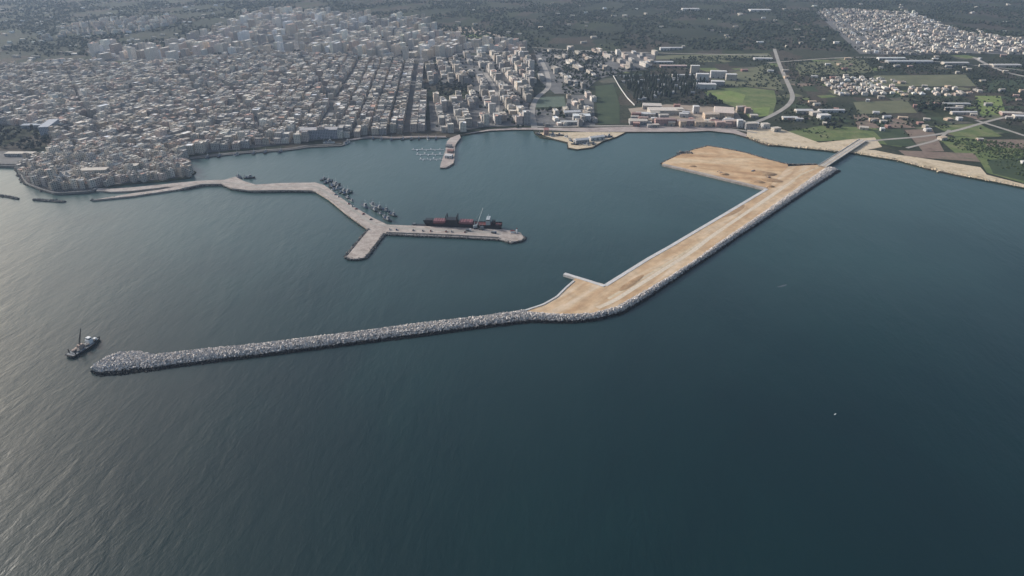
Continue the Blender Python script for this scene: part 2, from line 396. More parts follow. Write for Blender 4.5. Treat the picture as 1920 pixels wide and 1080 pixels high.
# ------------------------------------------------------------------ town districts (outlines on the ground)
D = {
 'old_town': [(36, 311), (43, 329), (53, 343), (80, 352), (106, 358.5), (172, 354), (240, 343), (300, 337.5), (357, 330), (364, 321), (354, 306), (349, 294), (300, 282), (200, 276), (100, 278), (92, 296)],
 'west': [(-260, 128), (0, 128), (130, 118), (220, 122), (330, 118), (380, 196), (350, 286), (300, 278), (200, 272), (104, 274), (96, 240), (0, 234), (-260, 234)],
 'grid': [(336, 118), (420, 108), (560, 104), (700, 112), (792, 122), (800, 244), (745, 250), (690, 252), (640, 258), (570, 266), (470, 278), (356, 290), (388, 196)],
 'centre': [(800, 122), (880, 104), (985, 100), (1004, 150), (990, 200), (1000, 236), (915, 238), (850, 248), (808, 246), (804, 190), (880, 186), (882, 158), (806, 158)],
 'upper': [(160, 96), (320, 92), (420, 60), (452, 38), (484, 26), (590, 26), (700, 38), (800, 44), (824, 66), (880, 84), (960, 84), (984, 98), (880, 100), (796, 116), (700, 108), (560, 100), (420, 104), (330, 114), (200, 114)],
 'suburb': [(1000, 92), (1150, 96), (1230, 102), (1220, 130), (1160, 136), (1120, 150), (1090, 176), (1040, 176), (1010, 150), (1006, 112)],
 'suburb_low': [(1064, 178), (1112, 178), (1116, 236), (1004, 238), (1004, 206), (1062, 202)],
 'estate': [(1528, 22), (1556, 17), (1640, 20), (1716, 25), (1760, 42), (1808, 62), (1920, 72), (2100, 86), (2100, 112), (1920, 103), (1806, 100), (1700, 104), (1612, 101)],
 'villas': [(1536, 148), (1590, 146), (1700, 152), (1640, 160), (1720, 164), (1840, 170), (1842, 180), (1720, 180), (1560, 178)],
 'hamlet': [(162, 44), (250, 34), (330, 34), (334, 44), (290, 56), (200, 66), (120, 70), (90, 84), (84, 74)],
}
DW = {k: [(p.x, p.y) for p in P(v, LZ)] for k, v in D.items()}
for k in ('old_town', 'west', 'grid', 'centre', 'upper', 'suburb', 'suburb_low', 'estate'):
    field('street_paving', [(x, y) for x, y in D[k]], 'paved')

# roads
ROADS = []
def road(px, w, mat='road'):
    _z[0] += 0.006; ROADS.append([pix(x, y, LZ) for x, y in px])
    return ribbon('road', smooth_line(P(px, LZ), 28), w, _z[0], M[mat])
road([(1452, 92), (1460, 118), (1474, 150), (1486, 176), (1486, 188), (1474, 202), (1440, 221), (1410, 232)], 12)
road([(1008, 104), (1020, 122), (1030, 150), (1028, 168), (1006, 182), (996, 206), (1002, 240)], 14)
road([(1616, 266), (1660, 262), (1740, 256), (1800, 244), (1850, 228), (1920, 212), (2000, 196)], 9)
road([(1830, 226), (1876, 240), (1930, 258), (2000, 280)], 10)
road([(1826, 108), (1852, 122), (1890, 138), (1960, 150)], 14)
road([(1440, 118), (1600, 106), (1700, 110), (1920, 132), (2000, 142)], 10)
road([(1000, 238), (1180, 236), (1300, 237), (1376, 242), (1420, 250)], 9)
road([(820, 66), (1000, 92), (1240, 100), (1440, 104)], 10)
road([(1700, 278), (1740, 268), (1760, 262), (1780, 244)], 7)
road([(910, 138), (928, 166), (934, 190), (930, 216)], 12)

# ------------------------------------------------------------------ breakwater (new outer mole)
def band_mesh(inner, outer, prof, n, mt=None):
    """surface between two lines; prof = [(t across, z)]"""
    a, b = resample(inner, n), resample(outer, n)
    bm = bmesh.new(); rows = []
    for p, q in zip(a, b):
        rows.append([bm.verts.new((p.x+(q.x-p.x)*t, p.y+(q.y-p.y)*t, z)) for t, z in prof])
    for r1, r2 in zip(rows, rows[1:]):
        for i in range(len(prof)-1): bm.faces.new((r1[i], r2[i], r2[i+1], r1[i+1]))
    bmesh.ops.recalc_face_normals(bm, faces=bm.faces[:])
    if sum(f.normal.z for f in bm.faces) < 0: bmesh.ops.reverse_faces(bm, faces=bm.faces[:])
    return bm, a, b
CUBE = np.array([(-1, -1, -1), (1, -1, -1), (1, 1, -1), (-1, 1, -1), (-1, -1, 1), (1, -1, 1), (1, 1, 1), (-1, 1, 1)], float)/2
CUBEF = np.array([(0, 3, 2, 1), (4, 5, 6, 7), (0, 1, 5, 4), (1, 2, 6, 5), (2, 3, 7, 6), (3, 0, 4, 7)])
def rotations(n, tilt=0.9):
    a = rng.uniform(0, 2*np.pi, n); b = rng.uniform(-tilt, tilt, n); c = rng.uniform(-tilt, tilt, n)
    def mk(i, ang):
        m = np.zeros((n, 3, 3)); j, k = (i+1) % 3, (i+2) % 3
        m[:, i, i] = 1; m[:, j, j] = np.cos(ang); m[:, k, k] = np.cos(ang); m[:, j, k] = -np.sin(ang); m[:, k, j] = np.sin(ang); return m
    return np.einsum('nij,njk,nkl->nil', mk(2, a), mk(0, b), mk(1, c))
def blocks(name, pts, size, mat, parent, jitter=0.15, flat=1.0):
    """many rough concrete blocks, joined (far too small to pick apart)"""
    pts = np.array(pts, float); n = len(pts)
    s = rng.uniform(size[0], size[1], n)
    sc = np.stack([s, s*rng.uniform(.75, 1.1, n), s*rng.uniform(.7, 1.0, n)*flat], 1)
    v = CUBE[None]*sc[:, None, :]*(1+rng.uniform(-jitter, jitter, (n, 8, 3)))
    v = np.einsum('nij,nkj->nki', rotations(n), v)+pts[:, None, :]
    f = (CUBEF[None]+8*np.arange(n)[:, None, None]).reshape(-1, 4)
    me = bpy.data.meshes.new(name); me.from_pydata(v.reshape(-1, 3).tolist(), [], f.tolist())
    o = link(name, me, mat, parent); o['kind'] = 'stuff'
    return o
def band_points(inner, outer, prof, spacing):
    a, b = resample(inner, 400), resample(outer, 400)
    L = sum((q-p).length for p, q in zip(b, b[1:])); n = int(max(L, 10)/spacing)
    a, b = resample(inner, n), resample(outer, n); out = []
    pt, pz = [t for t, _ in prof], [z for _, z in prof]
    for p, q in zip(a, b):
        w = (q-p).length; k = max(2, int(w*1.12/spacing))
        for j in range(k):
            t = min(max((j+random.random())/k, 0), 1)
            x = p.lerp(q, t); z = float(np.interp(t, pt, pz))
            out.append((x.x+random.uniform(-.6, .6), x.y+random.uniform(-.6, .6), z+random.uniform(-.25, .35)))
    return out

bw = empty('breakwater', pix(1100, 590))
tag(bw, 'long outer breakwater of pale concrete blocks with sandy roadway bent across the bay', 'breakwater')
bw.location = (0, 0, 0)
# straight rocky arm: crest (far side) and near waterline
arm_crest = P([(174, 690), (180, 682), (203, 667), (224, 660), (261, 658), (272, 662), (290, 665), (372, 655), (476, 645), (640, 625), (800, 604), (900, 593), (983, 581)], 4.0)
arm_toe = P([(172, 697), (180, 703), (190, 706), (226, 705), (267, 699), (292, 696), (330, 690), (392, 682), (476, 672), (640, 651), (800, 631), (900, 617), (990, 607)], 0.0)
prof = [(-0.22, -1.0), (0.0, 3.6), (0.16, 5.0), (0.62, 4.6), (1.0, -1.2)]
bm, _, _ = band_mesh(arm_crest, arm_toe, [(t, z-0.9) for t, z in prof], 160)
from_bm('core', bm, M['core'], bw)
pts1 = band_points(arm_crest, arm_toe, prof[1:], 1.45)
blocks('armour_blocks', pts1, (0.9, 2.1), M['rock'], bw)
# sea side of the main arm
sea_in = P([(983, 583), (1008, 586), (1046, 589), (1108, 588), (1154, 576), (1197, 552), (1259, 516), (1305, 487), (1343, 458), (1399, 420), (1447, 387), (1495, 352), (1538, 321), (1549, 314)], 3.2)
sea_out = P([(990, 607), (1008, 607), (1079, 607), (1119, 602), (1169, 589), (1212, 564), (1254, 535), (1300, 503), (1337, 480), (1391, 443), (1435, 414), (1478, 385), (1530, 351), (1578, 321)], 0.0)
prof2 = [(0.0, 2.4), (0.16, 4.2), (0.38, 5.0), (0.55, 4.4), (1.0, -1.2)]
bm, _, _ = band_mesh(sea_in, sea_out, [(t, z-0.9) for t, z in prof2], 160)
from_bm('seaward_slope', bm, M['core'], bw)
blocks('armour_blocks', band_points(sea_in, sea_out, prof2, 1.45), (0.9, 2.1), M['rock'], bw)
# sandy roadway and its inner edge
road_in = [(983, 581), (1019, 569), (1044, 555), (1062, 537), (1077, 524), (1079, 521), (1127, 531), (1136, 534), (1220, 481), (1258, 460), (1282, 446), (1362, 399), (1437, 354)]
sand_poly = P(road_in+[(1445, 346), (1478, 312), (1532, 309), (1546, 312)], 3.0) + [p for p in reversed(sea_in)]
sand_poly = [Vector((p.x, p.y, 0)) for p in sand_poly]
sheet('sand_roadway', sand_poly, 3.05, M['sand'], parent=bw, bottom=-1.5)
def offset(line, d):
    out = []
    for i, p in enumerate(line):
        a = line[max(i-1, 0)]; b = line[min(i+1, len(line)-1)]
        t = Vector((b.x-a.x, b.y-a.y, 0)).normalized(); out.append(Vector((p.x-t.y*d, p.y+t.x*d, 0)))
    return out
def wall_strip(name, px, width, z, mat, parent, bottom=-1.5, side=0):
    l = resample(P(px, z), max(len(px)*4, 12))
    if side: l = offset(l, side)
    return ribbon(name, l, width, z, mat, parent=parent, bottom=bottom)
wall_strip('quay_cap', [(1135, 535), (1220, 482), (1258, 461), (1282, 446.5), (1362, 399.5), (1438, 354)], 5.5, 3.4, M['cap'], bw)
wall_strip('quay_cap', [(1058, 512.5), (1096, 524), (1134, 536)], 5.5, 3.45, M['cap'], bw)
wall_strip('kerb_wall', [(900, 594), (983, 582), (1019, 570), (1044, 556), (1062, 538), (1076, 526)], 2.6, 3.7, M['cap'], bw)
wall_strip('wheel_track', [(1140, 560), (1200, 525), (1300, 464), (1393, 404), (1450, 367), (1500, 328), (1540, 311)], 4.0, 3.075, M['beach'], bw, 3.0)
wall_strip('gravel_strip', [(1120, 577), (1150, 565), (1192, 538), (1254, 499), (1300, 470), (1337, 441), (1393, 403), (1441, 370), (1489, 338)], 6.0, 3.09, M['gravel'], bw, 3.0)

# reclaimed platform
pf = empty('reclaimed_platform'); tag(pf, 'wide sandy reclaimed platform with concrete quay edge at the inner end of the breakwater', 'platform')
plat = [(1241, 306), (1272, 291), (1303, 280), (1328, 274), (1360, 279), (1399, 287), (1439, 299), (1477, 308.5), (1477.5, 312.5), (1444.5, 346), (1436, 353)]
sheet('sand_fill', P(plat, 2.9), 2.95, M['sandpad'], parent=pf, bottom=-1.5)
wall_strip('quay_cap', [(1243, 307.5), (1300, 320.5), (1360, 335), (1437, 353.5)], 8.0, 3.35, M['concrete'], pf)
wall_strip('quay_face', [(1241, 308.5), (1300, 321.8), (1360, 336.6), (1436, 355.4)], 1.2, 2.4, M['quaywall'], pf)
rim = resample(P([(1241, 306), (1272, 291), (1303, 280), (1328, 274), (1360, 279), (1399, 287), (1439, 299), (1477, 308.5), (1532, 308.5)], 1.5), 260)
blocks('edge_rocks', [(p.x+random.uniform(-2, 2), p.y+random.uniform(-1.5, 2.5), random.uniform(-.3, 2.0)) for p in rim for _ in range(3)], (1.6, 3.0), M['core'], pf)
# heaps of spoil on the sand
for i, (x, y, r, h, w) in enumerate([(1357, 327, 6, 3.2, 'beside the platform quay edge'), (1433, 325, 15, 3.5, 'dark, largest, in the middle of the platform'), (1446, 338, 13, 2.6, 'long, by the corner where platform meets roadway'),
                                     (1422, 341, 9, 2.4, 'low, behind the platform corner'), (1299, 312, 5, 2.2, 'small, near the platform tip'), (1445, 350, 5, 2.6, 'at the inner quay corner'),
                                     (1182, 532, 12, .7, 'reddish, on the roadway above the knee'), (1376, 396, 16, .5, 'flat, along the roadway quay')]):
    bm = bmesh.new(); bmesh.ops.create_icosphere(bm, subdivisions=3, radius=1)
    for v in list(bm.verts):
        if v.co.z < -0.05: bm.verts.remove(v)
    for v in bm.verts:
        k = 1+0.14*math.sin(v.co.x*2.3+i)*math.cos(v.co.y*1.9+2*i)+random.uniform(-.03, .03)
        v.co = Vector((v.co.x*r*(2.6 if i > 5 else 1.5)*k, v.co.y*r*(0.45 if i > 5 else 0.8)*k, max(v.co.z, 0)**1.4*h*k-0.12))
    o = from_bm('spoil_heap', bm, M['soil'])
    o.location = pix(x, y, 3.0); o.rotation_euler = (0, 0, ARM if i > 5 else -0.3)
    tag(o, 'brown spoil heap of earth, '+w, 'spoil heap', 'spoil heaps on the new mole')

# work shed / rock pile at the platform corner
o = blocks('rock_pile', [pix(1283+random.uniform(-14, 16), 289-0.0+random.uniform(-2, 2), 0)+Vector((0, 0, random.uniform(0, 4))) for _ in range(60)], (2, 4), M['darkrock'], None)
tag(o, 'dark heap of dumped rocks at the far corner of the sandy platform', 'rocks')

# bridge to the shore
br = empty('road_bridge'); tag(br, 'low pale road bridge linking the sandy platform to the beach', 'bridge')
b0, b1 = pix(1544, 310, 5.0), pix(1617, 263, 5.0)
dv = (b1-b0).normalized(); sv2 = Vector((-dv.y, dv.x, 0))
wd = abs((pix(1555, 310, 5)-pix(1534, 310, 5)).dot(sv2))
ribbon('deck', [b0-dv*6, b1+dv*4], wd, 5.2, M['deck'], parent=br, bottom=3.9)
for s, nm in ((1, 'parapet'), (-1, 'parapet'), (0, 'median_kerb')):
    ribbon(nm, [b0+sv2*s*(wd/2-.3)-dv*5.8, b1+sv2*s*(wd/2-.3)+dv*3.8], 0.7 if s else 1.6, 6.1 if s else 5.5, M['cap'], parent=br, bottom=5.2)
L = (b1-b0).length
for k in range(9):
    p = b0+dv*(L*(k+.5)/9)
    bm = bmesh.new(); box(bm, (p.x, p.y, -2), (2.2, wd*0.8, 5.9), math.atan2(dv.y, dv.x)); from_bm('pier', bm, M['quaywall'], br)

# ------------------------------------------------------------------ old Y-shaped pier
op = empty('pier'); tag(op, 'old Y-shaped stone pier running out from the headland town', 'pier')
outer = [(172, 375), (250, 367), (312, 358), (340, 354), (377, 346), (415, 345), (437, 354), (471, 358), (540, 357), (591, 358), (617, 373), (652, 402), (692, 430), (650, 481), (656, 485), (672, 485), (684, 482), (719, 437),
         (760, 440), (860, 444), (935, 448), (958, 454), (978, 450), (982, 445), (976, 436), (944, 430), (800, 424), (726, 421), (697, 407), (655, 382), (608, 347), (591, 342), (527, 343), (479, 346), (456, 339), (441, 331), (421, 337), (370, 339), (340, 342), (250, 351), (205, 354),
         (182, 352.5), (180, 357), (208, 359.5), (250, 357.5), (312, 350), (330, 350), (300, 355.5), (250, 362)]
sheet('paving', P(outer, 2.6), 2.6, M['concrete'], parent=op, bottom=-1.5)
edge_px = [[(172, 376), (250, 368), (312, 359), (340, 356), (377, 348), (415, 347), (437, 356), (471, 360), (540, 359), (591, 360), (617, 375), (652, 405), (690, 432)],
           [(690, 432), (668, 458), (649, 482), (655, 487), (673, 487), (686, 484), (703, 462), (720, 440)], [(720, 440), (760, 442), (860, 446), (935, 450), (958, 456), (979, 452), (984, 446)]]
for e in edge_px:
    ln = resample(P(e, 0.3), 240)
    pts = [(p.x+random.gauss(0, 1.1), p.y+random.gauss(0.4, 1.0), random.uniform(-.4, 1.7)) for p in ln for _ in range(4)]
    blocks('edge_rocks', pts, (1.4, 2.6), M['darkrock'], op)
wall_strip('parapet_wall', [(340, 352.5), (377, 344.5), (415, 343.5), (437, 352.5), (471, 356.5), (540, 355.5), (590, 356.5), (616, 372), (652, 401), (690, 428)], 2.2, 4.4, M['concrete'], op, 2.0)
wall_strip('parapet_wall', [(724, 434), (800, 437), (860, 439.5), (935, 443.5)], 2.2, 4.6, M['concrete'], op, 2.0)
wall_strip('roadway', [(350, 347), (400, 341.5), (421, 341), (456, 346), (479, 351), (540, 349), (592, 349), (640, 378), (700, 420), (760, 428), (940, 437)], 6, 2.63, M['road'], op, 2.5)
# light tower at the pier tip
lt = empty('harbour_light', pix(969, 437, 2.6)); tag(lt, 'small white harbour light on the tip of the old pier', 'beacon')
bm = bmesh.new(); cyl(bm, (0, 0, 0), 1.6, 1.1, 6.5); from_bm('tower', bm, M['white'], lt)
bm = bmesh.new(); cyl(bm, (0, 0, 6.5), 1.0, 0.9, 1.4); from_bm('lantern', bm, M['hull_red'], lt)
hut = empty('pier_hut', pix(961, 436, 2.6)); tag(hut, 'low white hut beside the harbour light on the old pier', 'hut')
bm = bmesh.new(); box(bm, (0, 0, 0), (6, 4, 3)); from_bm('wall', bm, M['white'], hut)
bm = bmesh.new(); box(bm, (0, 0, 3), (6.6, 4.6, .35)); from_bm('roof', bm, M['hull_red'], hut)

# detached low reefs off the headland
for px, lab in ([(-60, 358), (0, 367), (34, 373)], 'dark low rock reef off the headland, the one cut by the picture edge'), ([(64, 375), (92, 377), (120, 379)], 'dark low rock reef off the headland, the shorter inner one'):
    ln = resample(P(px, 0), 130)
    o = empty('rock_reef'); tag(o, lab, 'reef', 'detached reefs off the headland')
    wall_strip('core', px, 3.5, 0.7, M['darkrock'], o)
    blocks('boulders', [(p.x+random.gauss(0, 1.2), p.y+random.gauss(0, 1.2), random.uniform(-.2, 1.2)) for p in ln for _ in range(4)], (1.5, 2.8), M['darkrock'], o)
# rocky foot of the old town and sea wall
sw = empty('sea_wall'); tag(sw, 'weedy stone sea wall and rocks round the foot of the old town headland', 'sea wall')
foot = [(-10, 309.5), (31, 311), (42, 331), (50, 343), (77, 353.5), (104, 361.5), (171, 357.5), (181, 352)]
wall_strip('wall', foot, 2.5, 4.2, M['quaywall'], sw)
ln = resample(P(foot, 0), 320)
blocks('boulders', [(p.x+random.gauss(0, 2.2), p.y-1.5+random.gauss(0, 2.0), random.uniform(-.4, 1.6)) for p in ln for _ in range(5)], (1.6, 3.2), M['darkrock'], sw)
# quay round the inner harbour
iq = empty('harbour_quay'); tag(iq, 'stone quay wall along the town side of the inner harbour', 'quay')
wall_strip('wall', [(353, 297.5), (404, 291.5), (479, 284.5), (543, 280.5), (575, 275.5), (618, 273.5), (644, 272.5), (646, 264.5), (678, 259.5), (700, 257.5), (740, 259.5), (792, 257.5), (838, 257.5)], 3, 2.2, M['quaywall'], iq)
wall_strip('street', [(356, 295.3), (404, 289.3), (479, 282.2), (543, 278.2), (575, 272.6), (640, 269.8)], 7, 2.1, M['paved'], iq, 1.4)
wall_strip('apron', [(652, 262.5), (680, 257.5), (700, 255.5), (740, 257.5), (792, 255.5), (836, 255.5)], 7, 2.1, M['promenade'], iq, 1.4)

# marina pier
mp = empty('marina_pier'); tag(mp, 'short angled marina pier with small sheds off the town front', 'pier')
sheet('paving', P([(862, 252), (845, 258), (838, 265), (835, 282), (826, 308), (825, 314), (836, 314), (850, 306), (852, 272), (864, 258)], 2.4), 2.4, M['promenade'], parent=mp, bottom=-1.5)
wall_strip('parapet_wall', [(863, 257.5), (853, 271), (851, 300), (849, 306)], 1.6, 3.8, M['concrete'], mp, 2.0)
wall_strip('edge_rocks', [(826, 315), (838, 315), (851, 307)], 3.0, 1.2, M['darkrock'], mp)
for k, (y, x0) in enumerate([(281, 772), (290, 780), (299, 786)]):
    a, b = pix(x0, y, 0), pix(832, y, 0)
    po = empty('pontoon'); tag(po, ['marina pontoon with moored boats, farthest from the pier tip', 'middle marina pontoon with moored boats', 'marina pontoon with moored boats, closest to the pier tip'][k], 'pontoon', 'marina pontoons')
    ribbon('walkway', [a, b], 2.6, 0.7, M['pale_steel'], parent=po, bottom=-.3)
    for j in range(5):
        p = a.lerp(b, (j+.5)/5); bm = bmesh.new(); cyl(bm, (p.x, p.y+1.6, -1), .25, .25, 3.4, 6); from_bm('mooring_post', bm, M['steel'], po)

# ------------------------------------------------------------------ boats
def hull_mesh(L, B, H, sheer=0.35, draft=0.6, stern=0.75, n=9):
    """boat hull, bow at +X, with deck"""
    bm = bmesh.new(); rows = []
    for i in range(n):
        t = i/(n-1); x = (t-.5)*L
        w = B/2*(stern+(1-stern)*min(t*2.2, 1))*(1-max(0, (t-.55)/.45)**2.2)
        w = max(w, 0.02); top = H*(1+sheer*(abs(t-.35)/.65)**2)
        xx = x if t < .99 else x+L*.03
        rows.append([bm.verts.new(p) for p in ((x*.96, -w*.55, -draft), (x, -w*.92, H*.3), (xx, -w, top), (xx, w, top), (x, w*.92, H*.3), (x*.96, w*.55, -draft))])
    for a, b in zip(rows, rows[1:]):
        for k in (0, 1, 3, 4): bm.faces.new((a[k], b[k], b[k+1], a[k+1]))
        bm.faces.new((a[5], b[5], b[0], a[0]))
    bm.faces.new(rows[0]); bm.faces.new(rows[-1])
    bmesh.ops.recalc_face_normals(bm, faces=bm.faces[:])
    me = bpy.data.meshes.new('hull'); bm.to_mesh(me); bm.free()
    return me
def deck_mesh(L, B, z, stern=0.75):
    bm = bmesh.new(); n = 9; l, r = [], []
    for i in range(n):
        t = i/(n-1); w = max(B/2*(stern+(1-stern)*min(t*2.2, 1))*(1-max(0, (t-.55)/.45)**2.2)*.97, .02)
        l.append(bm.verts.new(((t-.5)*L*.985, w, z))); r.append(bm.verts.new(((t-.5)*L*.985, -w, z)))
    for i in range(n-1): bm.faces.new((r[i], r[i+1], l[i+1], l[i]))
    me = bpy.data.meshes.new('deck'); bm.normal_update(); bm.to_mesh(me); bm.free(); return me
def simple(name, fn, mat):
    bm = bmesh.new(); fn(bm); me = bpy.data.meshes.new(name); bm.normal_update(); bm.to_mesh(me); bm.free(); me.materials.append(mat); return me
def fishing_boat(loc, rz, hull_mat, label, group, s=1.0):
    e = empty('fishing_boat', loc, rz); e.scale = (s, s, s); tag(e, label, 'boat', group)
    for nm, me, mt in FISH_PARTS:
        m2 = me
        if nm == 'hull': m2 = FISH_HULLS[hull_mat]
        o = bpy.data.objects.new(nm, m2); col.objects.link(o); o.parent = e
    return e
FISH_HULLS = {}
for hm in ('hull_dark', 'hull_blue', 'hull_white', 'hull_green'):
    me = hull_mesh(20, 6, 2.0); me.materials.append(M[hm]); FISH_HULLS[hm] = me
_d = deck_mesh(20, 6, 1.9); _d.materials.append(M['steel'])
FISH_PARTS = [('hull', FISH_HULLS['hull_dark'], None), ('deck', _d, None),
  ('wheelhouse', simple('wheelhouse', lambda b: (box(b, (1.5, 0, 1.9), (5, 3.8, 3.0)), box(b, (2.2, 0, 4.9), (3, 3.2, 1.8))), M['house_grey']), None),
  ('window_band', simple('window_band', lambda b: box(b, (2.25, 0, 5.4), (3.05, 3.25, .7)), M['glass']), None),
  ('mast', simple('mast', lambda b: (bar(b, (2, 0, 6), (2, 0, 13), .3), bar(b, (2, -1.6, 10.5), (2, 1.6, 10.5), .2)), M['pale_steel']), None),
  ('net_gantry', simple('net_gantry', lambda b: (bar(b, (-8.6, -2.2, 1.9), (-8.6, -2.2, 6.5), .35), bar(b, (-8.6, 2.2, 1.9), (-8.6, 2.2, 6.5), .35), bar(b, (-8.6, -2.4, 6.5), (-8.6, 2.4, 6.5), .4)), M['steel']), None),
  ('net_drum', simple('net_drum', lambda b: box(b, (-5, 0, 1.9), (2.2, 3.6, 1.8)), M['hull_blue']), None)]
quay_dir = math.atan2(*(lambda d: (d.y, d.x))(pix(697, 407)-pix(608, 347)))
hulls = ['hull_dark', 'hull_blue', 'hull_dark', 'hull_white', 'hull_green']
ordn = ['first', 'second', 'third', 'fourth', 'fifth', 'sixth', 'seventh', 'eighth', 'ninth', 'tenth', 'eleventh', 'twelfth']
hname = {'hull_dark': 'black-hulled', 'hull_blue': 'blue-hulled', 'hull_white': 'white-hulled', 'hull_green': 'green-hulled'}
A, B = pix(600, 338, 0), pix(664, 383, 0); nrm = Vector((-math.sin(quay_dir), math.cos(quay_dir), 0))
if nrm.y < 0: nrm = -nrm
for k in range(9):
    h = hulls[(k*k+k//2) % 5]; p = A.lerp(B, (k+random.uniform(-.35, .35))/9)+nrm*(6+random.uniform(0, 6))
    if k > 6: p = A.lerp(B, k/9)+nrm*3
    fishing_boat(p, quay_dir+math.pi/2+random.uniform(-.35, .35) if k < 7 else quay_dir+random.uniform(-.2, .2), h, f'{hname[h]} fishing boat, {ordn[k]} from the bend along the old pier', 'fishing boats moored along the old pier', random.uniform(.5, 1.15))
A, B = pix(679, 391, 0), pix(722, 417, 0)
for k in range(9):
    h = hulls[(k*2+1) % 5]; p = A.lerp(B, ((k//2)+random.uniform(-.3, .3))/4)+nrm*(6+13*(k % 2)+random.uniform(0, 6))
    fishing_boat(p, quay_dir+random.uniform(-.35, .35), h, f'{hname[h]} fishing boat rafted near the pier fork, {ordn[k]} from the bend side', 'fishing boats rafted beside the fork of the old pier', random.uniform(.65, 1.25))
fishing_boat(pix(727, 413, 0), quay_dir+.1, 'hull_dark', 'black-hulled fishing boat alone nearest the fork of the old pier', 'fishing boats rafted beside the fork of the old pier', 1.1)
fishing_boat(pix(468, 334, 0), R(4), 'hull_dark', 'black-hulled boat lying off the small basin beside the causeway', 'boats by the causeway basin', 1.0)
fishing_boat(pix(448, 333, 0), R(140), 'hull_blue', 'blue-hulled boat hauled close to the causeway basin', 'boats by the causeway basin', .9)
fishing_boat(pix(617, 268.5, 2), R(3), 'hull_white', 'white boat laid along the inner harbour quay end', 'boats on the inner quay', 1.2)
fishing_boat(pix(651, 269, 0), R(70), 'hull_white', 'white boat moored off the tip of the inner harbour quay', 'boats on the inner quay', 1.1)
for k, (x, y) in enumerate([(392, 294), (414, 292), (446, 289), (478, 287), (500, 285), (528, 283.5)]):
    h = hulls[(k+1) % 5]
    fishing_boat(pix(x, y, 0)-Vector((0, 6, 0)), R(78)+random.uniform(-.2, .2), h, f'{hname[h]} fishing boat at the town quay, {ordn[k]} from the headland', 'fishing boats at the town quay', .85)
for k, (x, y) in enumerate([(700, 259.5), (716, 260.5), (735, 261.5), (756, 261), (772, 260.5), (786, 260), (803, 260), (818, 260)]):
    h = hulls[(k*3) % 5]
    fishing_boat(pix(x, y, 0)-Vector((0, 5, 0)), R(95)+random.uniform(-.3, .3), h, f'{hname[h]} fishing boat on the town front, {ordn[7-k]} from the marina pier', 'fishing boats along the town front', .8)

MH = hull_mesh(9, 3, 1.1, .2, .4); MH.materials.append(M['hull_white'])
MD = deck_mesh(9, 3, 1.05); MD.materials.append(M['pale_steel'])
MC = simple('cabin', lambda b: box(b, (.4, 0, 1.05), (3.4, 2.0, 1.2)), M['white'])
MM = simple('mast', lambda b: bar(b, (.8, 0, 1.2), (.8, 0, 11), .16), M['pale_steel'])
def motor_boat(loc, rz, label, group, sail=False, s=1.0):
    e = empty('sailing_boat' if sail else 'motor_boat', loc, rz); e.scale = (s, s, s); tag(e, label, 'boat', group)
    for nm, me in (('hull', MH), ('deck', MD), ('cabin', MC))+((('mast', MM),) if sail else ()):
        o = bpy.data.objects.new(nm, me); col.objects.link(o); o.parent = e
for k, (y, x0) in enumerate([(281, 772), (290, 780), (299, 786)]):
    a, b = pix(x0, y, 0), pix(830, y, 0)
    for j in range(7):
        p = a.lerp(b, (j+.3)/7)+Vector((random.uniform(-1, 1), -6.2 if j % 2 else 6.2, 0)); sl = random.random() < .4
        motor_boat(p, R(90 if j % 2 else -90), f"{'white masted yacht' if sl else 'white motor boat'} on the {['farthest', 'middle', 'closest'][k]} marina pontoon, {ordn[j]} from its free end", 'boats on the marina pontoons', sl, random.uniform(.5, .95))
motor_boat(pix(1566, 777, 0), R(30), 'tiny white boat alone on the open dark sea', 'boats out at sea', False, .3)
bm = bmesh.new(); ps = [pix(x, y, 0.05) for x, y in [(1456, 537.5), (1464, 536), (1474, 533), (1476, 534.5), (1468, 537), (1460, 538.6)]]
f = bm.faces.new([bm.verts.new(p) for p in ps]); f.normal_update(); f.normal_flip() if f.normal.z < 0 else None
o = from_bm('foam_streak', bm, M['foam']); tag(o, 'faint pale streak of foam on the open water', 'foam', kind='stuff')

# cargo ship behind the pier
cs = empty('cargo_ship', (0, 0, 0)); tag(cs, 'long dark coaster with faded red hatch covers moored behind the old pier', 'ship')
p0, p1 = pix(797, 426, 0), pix(941, 431, 0); SL = (p1-p0).length
cs.location = (p0+p1)/2+Vector((0, 5, 0)); cs.rotation_euler = (0, 0, math.atan2(p1.y-p0.y, p1.x-p0.x)+math.pi)
me = hull_mesh(SL, 15, 7.5, .25, 1.0, .9, 13); me.materials.append(M['hull_dark']); link('hull', me, None, cs)
me = deck_mesh(SL, 15, 6.6, .9); me.materials.append(M['hull_red']); link('deck', me, None, cs)
px2s = SL/144.0
def sx(px): return (869-px)*px2s           # along the ship: bow (+X) lies on the picture's left
def part(name, fn, mat, parent=cs): return from_bm(name, (lambda b: (fn(b), b)[1])(bmesh.new()), mat, parent)
for a, b in ((814, 836), (862, 887)):
    part('hatch_coaming', lambda q: box(q, (sx((a+b)/2), 0, 6.5), ((b-a)*px2s+1, 12.4, 2.0)), M['hull_red'])
    hc = part('hatch_cover', lambda q: box(q, (sx((a+b)/2), 0, 8.5), ((b-a)*px2s, 12, 2.6)), M['pink'])
    for j in range(5): part('cover_rib', lambda q: box(q, (sx(a+(b-a)*(j+.5)/5), 0, 11.1), (.5, 12, .35)), M['hull_red'], hc)
part('bow_house', lambda q: (box(q, (sx(805), 0, 6.5), (11, 9, 5.0)),), M['hull_dark'])
